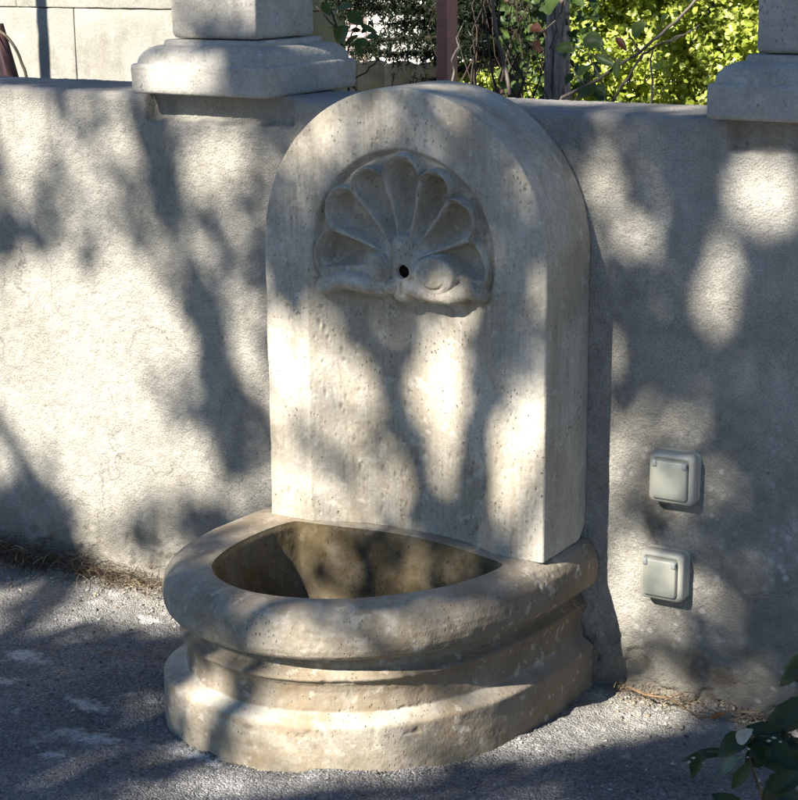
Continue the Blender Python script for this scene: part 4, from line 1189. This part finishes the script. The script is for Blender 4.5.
# conifer with hanging twigs of short needles
cf = empty('conifer', (float(at(505, 40, 1.45).x), 1.45, 0.0), 'dark conifer with horizontal branches of short needles behind the steel post', 'tree')
cx0 = float(at(505, 40, 1.45).x)
MB().tube([(cx0, 1.45, -0.02), (cx0 + 0.02, 1.45, 1.0), (cx0, 1.46, 2.2)], [0.04, 0.03, 0.008], 12).build('trunk', M_BARK, cf)
M_NEEDLE = mat_leaf('needles', [(0.006, 0.011, 0.005), (0.011, 0.020, 0.008), (0.022, 0.034, 0.013)], 0.1, 0.5, 0.3)
NP, ND, NS = [], [], []
M_CBARK = mat_plain('conifer_bark', (0.03, 0.024, 0.018), 0.9, 0.2)
def spray(pts, dens, hang=0.05, nl=0.014):
    """needle-bearing hanging twiglets along a branch"""
    Ls = [0]; 
    for a, b in zip(pts[:-1], pts[1:]): Ls.append(Ls[-1] + (b - a).length)
    N_ = int(Ls[-1] * dens * 3.2)
    for _ in range(N_):
        t = rr.random() * Ls[-1]; i = max(k for k in range(len(Ls) - 1) if Ls[k] <= t)
        p_ = pts[i].lerp(pts[i + 1], (t - Ls[i]) / max(1e-6, Ls[i + 1] - Ls[i]))
        d_ = Vector((rr.gauss(0, .6), rr.gauss(0, .8), rr.gauss(-0.25, .6))).normalized()
        l_ = hang * rr.uniform(0.3, 1.0)
        for s in range(int(l_ / 0.0032)):
            c = p_ + d_ * (s * 0.0032); d_ = (d_ + Vector((0, 0, -0.03))).normalized()
            nd = (d_ * 0.6 + Vector((rr.gauss(0, .6), rr.gauss(0, .6), rr.gauss(0, .6)))).normalized()
            NP.append(tuple(c)); ND.append(tuple(nd)); NS.append(nl * rr.uniform(.7, 1.3))
for (pxs, dens) in [([(505, 14), (440, 10), (400, 6), (360, 8), (340, 14)], 300), ([(505, 32), (450, 38), (410, 38), (375, 40), (352, 44)], 300), ([(505, 46), (440, 50), (400, 54), (372, 50), (350, 52)], 260),
                    ([(505, -6), (440, -8), (380, -4), (330, 2)], 330), ([(505, 62), (462, 68), (445, 76), (425, 82), (410, 86)], 70), ([(505, 24), (420, 22), (385, 24)], 260),
                    ([(505, 5), (540, 2), (575, -6)], 420), ([(505, 20), (530, 18), (560, 14)], 420), ([(505, 34), (525, 34), (548, 32)], 420), ([(505, 48), (530, 48), (545, 50)], 300),
                    ([(500, 10), (475, 14), (455, 18)], 700), ([(500, 26), (475, 28), (455, 32)], 700), ([(500, 42), (475, 44), (458, 46)], 600), ([(500, -4), (475, 0), (455, 4)], 700), ([(505, 12), (480, 8), (462, 10)], 600)]:
    Y_ = 1.45 + rr.uniform(-.22, .12)
    P_ = [at(x, y, Y_ if i else 1.45) for i, (x, y) in enumerate(pxs)]
    MB().tube(P_, [0.009 * (1 - 0.75 * i / (len(P_) - 1)) for i in range(len(P_))], 6).build('branch', M_CBARK, cf)
    spray(P_[0:], dens)
for k in range(8):
    a0 = rr.uniform(0, 6.28); z0 = rr.uniform(1.1, 2.1); l_ = (2.4 - z0) * 0.45
    P_ = [Vector((cx0, 1.45, z0)), Vector((cx0 + math.cos(a0) * l_ * .5, 1.45 + math.sin(a0) * l_ * .5, z0 + 0.03)), Vector((cx0 + math.cos(a0) * l_, 1.45 + math.sin(a0) * l_, z0 - 0.03))]
    MB().tube(P_, [0.009, 0.006, 0.002], 6).build('branch', M_CBARK, cf); spray(P_, 90, 0.08, 0.02)
NP, ND, NS = np.array(NP), np.array(ND), np.array(NS)
sd = np.cross(ND, RNG.standard_normal(ND.shape)); sd /= np.linalg.norm(sd, axis=1, keepdims=True)
w_ = 0.0017
V = np.stack([NP - sd * w_, NP + sd * w_, NP + ND * NS[:, None]], 1).reshape(-1, 3)
tag(mesh('needles', V, np.arange(len(V)).reshape(-1, 3), M_NEEDLE, cf, smooth=False), kind='stuff')
# dark evergreen mass filling the gap between conifer and hedge
ev = empty('evergreen_bush', (-1.05, 2.75, 0.0), 'dark evergreen bush filling the gap behind conifer and steel post', 'bush')
n = 26000
pc = at(502, 40, 2.75)
P = np.stack([pc.x + 0.21 * RNG.standard_normal(n) * 0.75, 2.75 + 0.2 * RNG.standard_normal(n), RNG.uniform(0.86, 1.9, n)], -1)
P = P[(np.abs(P[:, 0] - pc.x) < 0.27) & (fbm(P, 16, 2, 45) > -0.7) & (P[:, 2] > 0.80 + 0.10 * fbm(P, 9, 2, 46))]
M_EVER = mat_leaf('evergreen_leaf', [(0.010, 0.018, 0.008), (0.018, 0.034, 0.012), (0.03, 0.05, 0.016)], 0.1, 0.5, 0.3)
leaf_cloud('foliage', P, np.tile([[-0.15, -0.75, 0.75]], (len(P), 1)), 0.024, M_EVER, 55, ev, asp=0.5)
MB().tube([(pc.x, 2.78, -0.02), (pc.x + .02, 2.76, 0.9), (pc.x, 2.75, 1.7)], [0.03, 0.025, 0.008], 10).build('stem', M_BARK, ev)
# small sprigs in front of the scalloped border
sp_ = empty('low_sprigs', (-0.35, 0.45, 0.0), 'dark leggy sprigs just behind the wall between pillar and arch', 'plant')
mb = MB(); NP, ND, NS = [], [], []
for k in range(11):
    px = rr.uniform(348, 432); Y_ = rr.uniform(0.45, 0.6)
    q0 = at(px, 104, Y_); q1 = at(px + rr.uniform(-6, 6), rr.uniform(70, 84), Y_)
    mb.tube([Vector((q0.x, Y_, 0)), q0, q1], [0.0022, 0.0016, 0.0007], 5)
    for s in range(26):
        c = q0.lerp(q1, s / 26); nd = Vector((rr.gauss(0, .8), rr.gauss(0, .6), abs(rr.gauss(.3, .4)))).normalized()
        NP.append(tuple(c)); ND.append(tuple(nd)); NS.append(0.012)
mb.build('stems', M_BTWIG, sp_)
NP, ND, NS = np.array(NP), np.array(ND), np.array(NS)
sd = np.cross(ND, RNG.standard_normal(ND.shape)); sd /= np.linalg.norm(sd, axis=1, keepdims=True)
V = np.stack([NP - sd * .0011, NP + sd * .0011, NP + ND * NS[:, None]], 1).reshape(-1, 3)
tag(mesh('needles', V, np.arange(len(V)).reshape(-1, 3), M_NEEDLE, sp_, smooth=False), kind='stuff')
# broad leaves beside the left pillar
bl_ = empty('broad_leaved_shrub', (-0.35, 0.40, 0.0), 'shrub with dark broad leaves just right of the left pillar', 'shrub')
M_HLEAF = mat_leaf('heart_leaf', [(0.03, 0.06, 0.015), (0.06, 0.10, 0.025), (0.10, 0.15, 0.03)], 0.3, 0.45, 0.4)
twig([(352, 130), (350, 100), (346, 60), (338, 28), (330, 10), (322, -10)], 0.0030, 0.0016, 0.40, bl_, M_BTWIG)
twig([(346, 60), (352, 34), (360, 20), (372, 10)], 0.0018, 0.0010, 0.40, bl_, M_BTWIG)
twig([(338, 28), (330, 22), (316, 6)], 0.0018, 0.0010, 0.40, bl_, M_BTWIG)
twig([(348, 82), (366, 72), (378, 60), (384, 52)], 0.0016, 0.0010, 0.40, bl_, M_BTWIG)
for (c, L_, wd, ang) in [((341, 34), 18, 17, -60), ((355, 18), 16, 14, 30), ((359, 48), 20, 8, 80), ((350, 40), 20, 7, 150), ((368, 28), 16, 6, 20), ((362, 42), 14, 9, 200), ((326, 8), 14, 9, 60), ((345, 6), 13, 8, -20), ((372, 36), 12, 7, -10)]:
    r_ = math.radians(ang); dx, dy = math.cos(r_) * L_ / 2, math.sin(r_) * L_ / 2
    V, Q = leaf_mesh(at(c[0] - dx, c[1] - dy, .39), at(c[0] + dx, c[1] + dy, .38), wd / 490 * 0.95, (rr.uniform(-.4, .4), -0.8, 0.5), 0.2, 0.15, nl=9, nw=5)
    mesh('leaf', V, Q, M_HLEAF, bl_)

# wanted shade on the wall's plane; crown leaves are placed to cast it
SHADE = [
(-0.403,0.543,1.21,0.0,0.19,-1.9,0.5),
(0.71,0.647,5.13,0.0,0.35,-2.08,0.83),
(0.298,0.518,4.08,0.0,0.0,-2.56,0.58),
(-0.07,-0.323,3.22,4.46,1.91,-3.56,0.97),
(0.736,-0.211,3.37,3.08,3.56,-6.62,0.72),
(0.469,-0.413,2.82,3.64,4.83,-8.99,0.45),
(-0.446,0.773,6.45,-0.92,1.08,-9.68,0.5),
(-0.212,0.596,8.48,-1.21,0.66,-5.29,0.5),
(-0.538,0.437,4.21,0.0,0.59,-5.88,0.0),
(-0.456,0.219,7.51,-0.94,0.8,-7.24,0.0),
(-0.573,0.443,6.93,-0.87,0.87,-7.8,0.0),
(-0.64,0.844,16.67,0.0,0.0,-10.39,0.05),
(-0.416,0.515,15.38,0.0,0.83,-8.33,0.0),
(-0.204,0.795,14.71,0.0,1.98,-15.87,0.05),
(-0.444,0.221,9.01,-1.13,1.02,-9.22,0.0),
(-0.316,0.479,17.78,0.0,1.81,-16.33,0.05),
(-0.658,0.288,10.26,-1.28,1.71,-8.55,0.05),
(-0.281,0.263,16.1,-2.01,1.61,-14.49,0.08),
(-0.153,0.479,31.75,0.0,1.27,-11.43,0.15),
(-0.15,0.245,36.28,-4.54,1.59,-12.7,0.1),
(-0.494,0.735,14.81,-2.12,0.0,-12.7,0.35),
(-0.34,0.872,22.22,0.0,1.48,-13.33,0.8),
(-0.314,0.746,20.64,7.39,3.92,-12.27,0.85),
(-0.254,0.624,14.81,0.0,2.27,-20.41,0.55),
(-0.237,0.514,23.65,4.02,4.04,-11.62,0.95),
(-0.197,0.384,26.14,0.0,1.41,-12.7,0.95),
(-0.18,0.273,29.63,0.0,3.34,-15.04,0.9),
(-0.246,0.156,18.52,0.0,2.78,-25.0,0.85),
(-0.126,0.655,17.78,0.0,4.12,-37.04,0.8),
(-0.484,0.613,28.57,0.0,0.0,-27.78,0.55),
(-0.405,0.818,20.2,0.0,0.0,-40.82,0.55),
(-0.338,0.394,22.22,0.0,4.54,-40.82,0.6),
(-0.688,0.095,12.07,-1.51,2.44,-12.21,0.92),
(-0.404,0.101,34.27,-7.24,0.85,-14.48,0.75),
(-0.699,0.648,27.78,-3.47,0.0,-16.67,0.95),
(-0.503,0.036,16.2,-2.03,2.03,-20.25,0.35),
(-0.313,0.068,22.22,0.0,5.56,-25.0,0.2),
(0.576,0.89,19.05,0.0,0.0,-13.33,0.55),
(0.537,0.858,33.33,0.0,2.96,-17.78,0.4),
(0.577,0.749,33.33,0.0,0.0,-16.67,0.3),
(0.772,0.806,19.08,3.18,2.57,-15.44,0.0),
(0.706,0.665,32.83,-5.79,-2.14,-12.16,0.05),
(0.803,0.612,55.56,9.26,0.0,-16.67,0.4),
(0.786,0.669,61.52,17.25,4.66,-10.73,0.85),
(0.648,0.85,23.81,3.97,0.0,-9.52,0.97),
(0.661,0.718,34.8,-12.67,-4.56,-12.53,0.9),
(0.608,0.592,14.29,2.38,0.0,-16.67,0.95),
(0.683,0.508,9.52,1.36,0.0,-14.29,0.75),
(0.621,0.437,12.74,2.32,8.66,-25.25,0.08),
(0.569,0.334,37.04,0.0,1.85,-11.11,0.0),
(0.578,0.171,25.97,0.0,2.72,-9.52,0.05),
(0.649,0.322,16.67,0.0,3.7,-22.22,0.3),
(0.72,0.372,22.22,0.0,2.22,-13.33,0.5),
(0.802,0.476,16.67,0.0,2.22,-13.33,0.95),
(0.827,0.264,22.22,0.0,0.73,-4.4,0.95),
(0.639,0.083,14.0,2.0,2.67,-18.67,0.4),
(0.742,0.201,13.95,2.33,1.86,-13.02,0.6),
(0.683,0.025,14.29,0.0,3.27,-22.86,0.3),
(0.729,0.117,13.64,2.27,6.06,-21.21,0.7),
(0.617,0.285,28.57,0.0,5.44,-38.1,0.8),
(0.47,0.9,22.86,0.0,0.0,-22.22,0.9),
(0.082,0.642,12.5,0.0,0.93,-7.41,0.62),
(0.15,0.77,8.16,0.0,0.0,-11.43,0.6),
(0.446,0.754,13.33,0.0,0.0,-13.33,0.8),
(0.085,0.434,16.67,0.0,1.3,-10.39,0.0),
(0.19,0.396,19.05,0.0,1.9,-13.33,0.3),
(0.08,0.25,19.23,0.0,1.02,-8.16,0.25),
(0.186,0.248,12.5,0.0,1.43,-11.43,0.3),
(0.138,0.174,9.72,-1.39,3.33,-23.33,0.2),
(0.344,0.406,15.87,0.0,1.44,-10.1,0.0),
(0.316,0.314,16.81,0.0,2.12,-14.81,0.12),
(0.492,0.276,19.05,0.0,1.57,-10.99,0.02),
(0.524,0.358,30.3,0.0,2.22,-13.33,0.1),
(0.518,0.2,19.05,0.0,1.81,-12.7,0.0),
(0.53,0.526,66.67,0.0,0.0,-11.11,0.15),
(0.204,0.478,27.58,14.25,6.23,-15.66,0.95),
(0.24,0.402,39.01,8.27,4.29,-14.59,0.85),
(0.29,0.278,36.01,5.5,4.91,-13.7,0.9),
(0.36,0.192,14.29,0.0,2.27,-15.87,0.85),
(0.399,0.31,41.38,-8.27,-0.08,-9.95,0.85),
(0.414,0.452,38.1,0.0,1.59,-11.11,0.8),
(0.478,0.52,23.81,0.0,1.73,-12.12,0.95),
(0.447,0.41,40.82,0.0,2.38,-16.67,0.85),
(0.422,0.62,31.75,0.0,0.0,-11.11,0.9),
(0.292,0.641,6.35,0.0,1.27,-8.89,0.85),
(0.08,0.562,24.62,4.96,1.45,-9.38,0.92),
(0.182,0.508,41.67,0.0,2.86,-22.86,0.85),
(0.414,0.738,22.22,0.0,0.0,-16.67,0.85),
(0.472,0.666,23.81,0.0,0.0,-15.15,0.62),
(0.244,0.802,14.92,6.33,12.22,-39.15,0.3),
(0.13,0.692,20.34,-8.14,-2.65,-15.66,0.5),
(0.328,0.792,36.03,16.29,7.12,-15.66,0.7),
(0.504,0.728,57.14,0.0,0.0,-33.33,0.6),
(0.249,-0.132,20.0,26.25,2.67,-4.97,0.93),
(0.121,0.012,12.4,18.68,18.34,3.84,0.35),
(0.199,-0.17,19.23,0.0,1.43,-11.43,0.93),
(0.175,-0.288,25.0,0.0,5.56,-22.22,0.5),
(0.449,-0.153,8.16,0.0,3.81,-26.67,0.3),
(0.614,-0.091,9.52,0.0,3.7,-22.22,0.15),
(0.722,-0.028,22.22,0.0,5.56,-33.33,0.3),
(0.45,-0.092,9.52,0.0,7.94,-55.56,0.65),
(0.446,-0.276,3.81,0.0,1.48,-10.39,0.08),
(0.306,-0.244,16.67,0.0,5.56,-22.22,0.2),
(-0.437,-0.094,3.26,4.88,5.11,-4.94,0.15),
(-0.334,-0.036,8.04,11.09,2.84,-6.54,0.05),
(-0.51,-0.124,16.99,27.35,6.37,-17.52,0.3),
(0.356,-0.421,5.43,7.22,4.44,-10.25,0.15),
(0.23,-0.486,8.66,13.51,5.99,-11.16,0.35),
(0.025,-0.332,7.79,11.46,10.99,-18.02,0.45),
(0.024,-0.452,8.63,13.56,4.15,-7.73,0.97),
(0.128,-0.416,7.3,11.56,19.96,-14.68,0.95),
(0.572,-0.36,9.65,11.66,11.28,-21.0,0.3),
(0.586,-0.27,11.85,13.48,14.81,-27.59,0.8),
(0.674,-0.275,15.38,15.79,12.82,-23.87,0.45),
(0.639,-0.112,6.48,7.26,16.98,-8.52,0.0),
(0.628,-0.168,9.71,10.9,22.64,-11.36,0.05),
(0.627,-0.029,13.33,13.69,6.35,-14.65,0.0),
(0.714,-0.188,5.48,5.72,22.39,-15.97,0.85),
(0.83,-0.162,5.82,5.33,4.71,-8.76,0.95),
(0.788,-0.062,13.0,11.35,12.5,-23.28,0.8),
(0.787,0.013,16.47,13.77,10.08,-18.78,0.55),
(1.128,-0.192,10.67,0.0,2.22,-11.11,0.93),
(1.172,-0.086,40.0,0.0,5.33,-26.67,0.9),
(-0.662,-0.011,7.14,10.51,6.8,-11.16,0.85),
(-0.213,0.92,7.41,0.0,1.65,-14.81,0.6),
(-0.251,0.911,13.07,0.0,0.0,-25.97,0.0),
(-0.11,0.915,17.02,-2.84,4.26,-34.04,0.6),
(-0.01,0.95,8.33,0.0,1.39,-11.11,0.9),
(-0.167,1.019,10.0,0.0,0.0,-30.3,0.85),
(0.751,0.97,11.11,0.0,0.0,-13.33,0.9),
(0.788,0.964,30.3,0.0,0.0,-66.67,0.4),
(-0.661,0.994,6.95,10.5,2.86,-7.86,0.8),
(0.388,1.058,8.51,8.04,2.95,-8.76,0.45),
(0.313,1.044,38.21,38.84,4.94,-11.39,0.1),
(0.575,1.002,34.56,30.57,3.78,-11.23,0.3),
]
LEAF_SIZE = 0.042

# ------------------------------------------------------------------ the tree that shades the place (stands behind the viewer's left)
def shade_at(X, Z):
    D = 0.5 + 0.32 * fbm(np.stack([X, Z * 0, Z], -1), 5.5, 3, 200)
    D = np.clip(D, 0.05, 0.95)
    for (cx, cz, a, b, c, d, v) in SHADE:
        dx, dz = X - cx, Z - cz
        q = np.hypot(a * dx + b * dz, c * dx + d * dz)
        wgt = sm(1.25, 0.70, q)
        D = D * (1 - wgt) + v * wgt
    return np.clip((D - 0.08) * 1.32, 0, 0.97)
tree = empty('shade_tree', (-1.7, -6.4, 0.0), 'large leafy tree before the wall whose crown throws the dappled shade, outside the frame', 'tree')
N_TRY = 63000
RNG = np.random.default_rng(2024)
X0 = RNG.uniform(-1.7, 1.45, N_TRY); Z0 = RNG.uniform(-1.25, 1.32, N_TRY)
D = shade_at(X0, Z0)
keep = RNG.random(N_TRY) < (-np.log(1 - np.clip(D, 0, 0.97)) / -math.log(1 - 0.97))
X0, Z0 = X0[keep], Z0[keep]
s = RNG.uniform(4.1, 5.9, len(X0))
P = np.stack([X0 - SUN_A * s, -s, Z0 + SUN_B * s], -1)
M_SLEAF = mat_leaf('shade_tree_leaf', [(0.03, 0.06, 0.015), (0.06, 0.10, 0.03)], 0.12, 0.5, 0.3)
leaf_cloud('crown', P, np.tile([[-0.27, -1.0, 0.75]], (len(P), 1)), LEAF_SIZE, M_SLEAF, 21, tree, asp=0.75)
MB().tube([(-1.7, -6.4, -0.05), (-1.66, -6.36, 1.5), (-1.72, -6.3, 2.8), (-1.6, -6.1, 3.6)], [0.17, 0.13, 0.11, 0.08], 20).build('trunk', M_BARK, tree)
def crown_pt(X, Z, s): return Vector((X - SUN_A * s, -s, Z + SUN_B * s))
for k, (X, Z, s) in enumerate([(-.95, 0.25, 5.6), (-.30, -0.45, 5.7), (0.30, -0.55, 5.5), (0.95, -.15, 5.4), (0.78, 0.72, 5.3), (-1.35, 0.9, 5.6)]):
    e_ = crown_pt(X, Z, s); a0 = Vector((-1.6, -6.1, 3.6)); mid = a0.lerp(e_, 0.5) + Vector((0, -0.1, 0.25))
    MB().tube([a0, a0.lerp(mid, 0.5) + Vector((0, -.05, .06)), mid, mid.lerp(e_, 0.5) + Vector((0, 0, .03)), e_], [0.05, 0.04, 0.03, 0.018, 0.006], 8).build('limb', M_BARK, tree)

# trees added out of view to block low sky light but pass the sun
def sky_block_tree(x, y, h, r, label, seed, n=5200):
    t = empty('sky_block_tree', (x, y, 0), label, 'tree', 'trees added in front of the wall to block sky light')
    rg = np.random.default_rng(seed)
    u = rg.standard_normal((n, 3)); u /= np.linalg.norm(u, axis=1, keepdims=True); q = rg.random((n, 1)) ** (1 / 2.2)
    P = np.array([x, y, h]) + u * q * np.array([r, r, h * 0.62])
    P = P[P[:, 2] > 0.5]
    XX_, ZZ_ = P[:, 0] - SUN_A * P[:, 1], P[:, 2] + SUN_B * P[:, 1]
    corridor = (XX_ > -4.2) & (XX_ < 2.1) & (ZZ_ > -1.15)
    d_ = np.linalg.norm(P - CAM, axis=1)
    # nothing between the lens and the place
    vd = (P - CAM) @ FW
    P = P[(~corridor) & (d_ > 1.6) & (vd < 0.2)]
    leaf_cloud('crown', P, np.tile([[0, 0, 1.0]], (len(P), 1)), 0.16, M_SLEAF, seed + 1, t, asp=0.7)
    MB().tube([(x, y, -0.05), (x + .05, y, h * .5), (x, y + .04, h * 1.1)], [r * .07, r * .055, r * .02], 14).build('trunk', M_BARK, t)
sky_block_tree(2.6, -7.4, 2.6, 2.5, 'round tree added behind the viewer to block sky light, outside the frame', 311)
sky_block_tree(-0.4, -7.6, 1.9, 2.6, 'low spreading tree added behind the viewer toward the left to block sky light, outside the frame', 321)
sky_block_tree(-5.2, -4.2, 2.9, 2.3, 'round tree added to the left of the fountain to block sky light, outside the frame', 331)
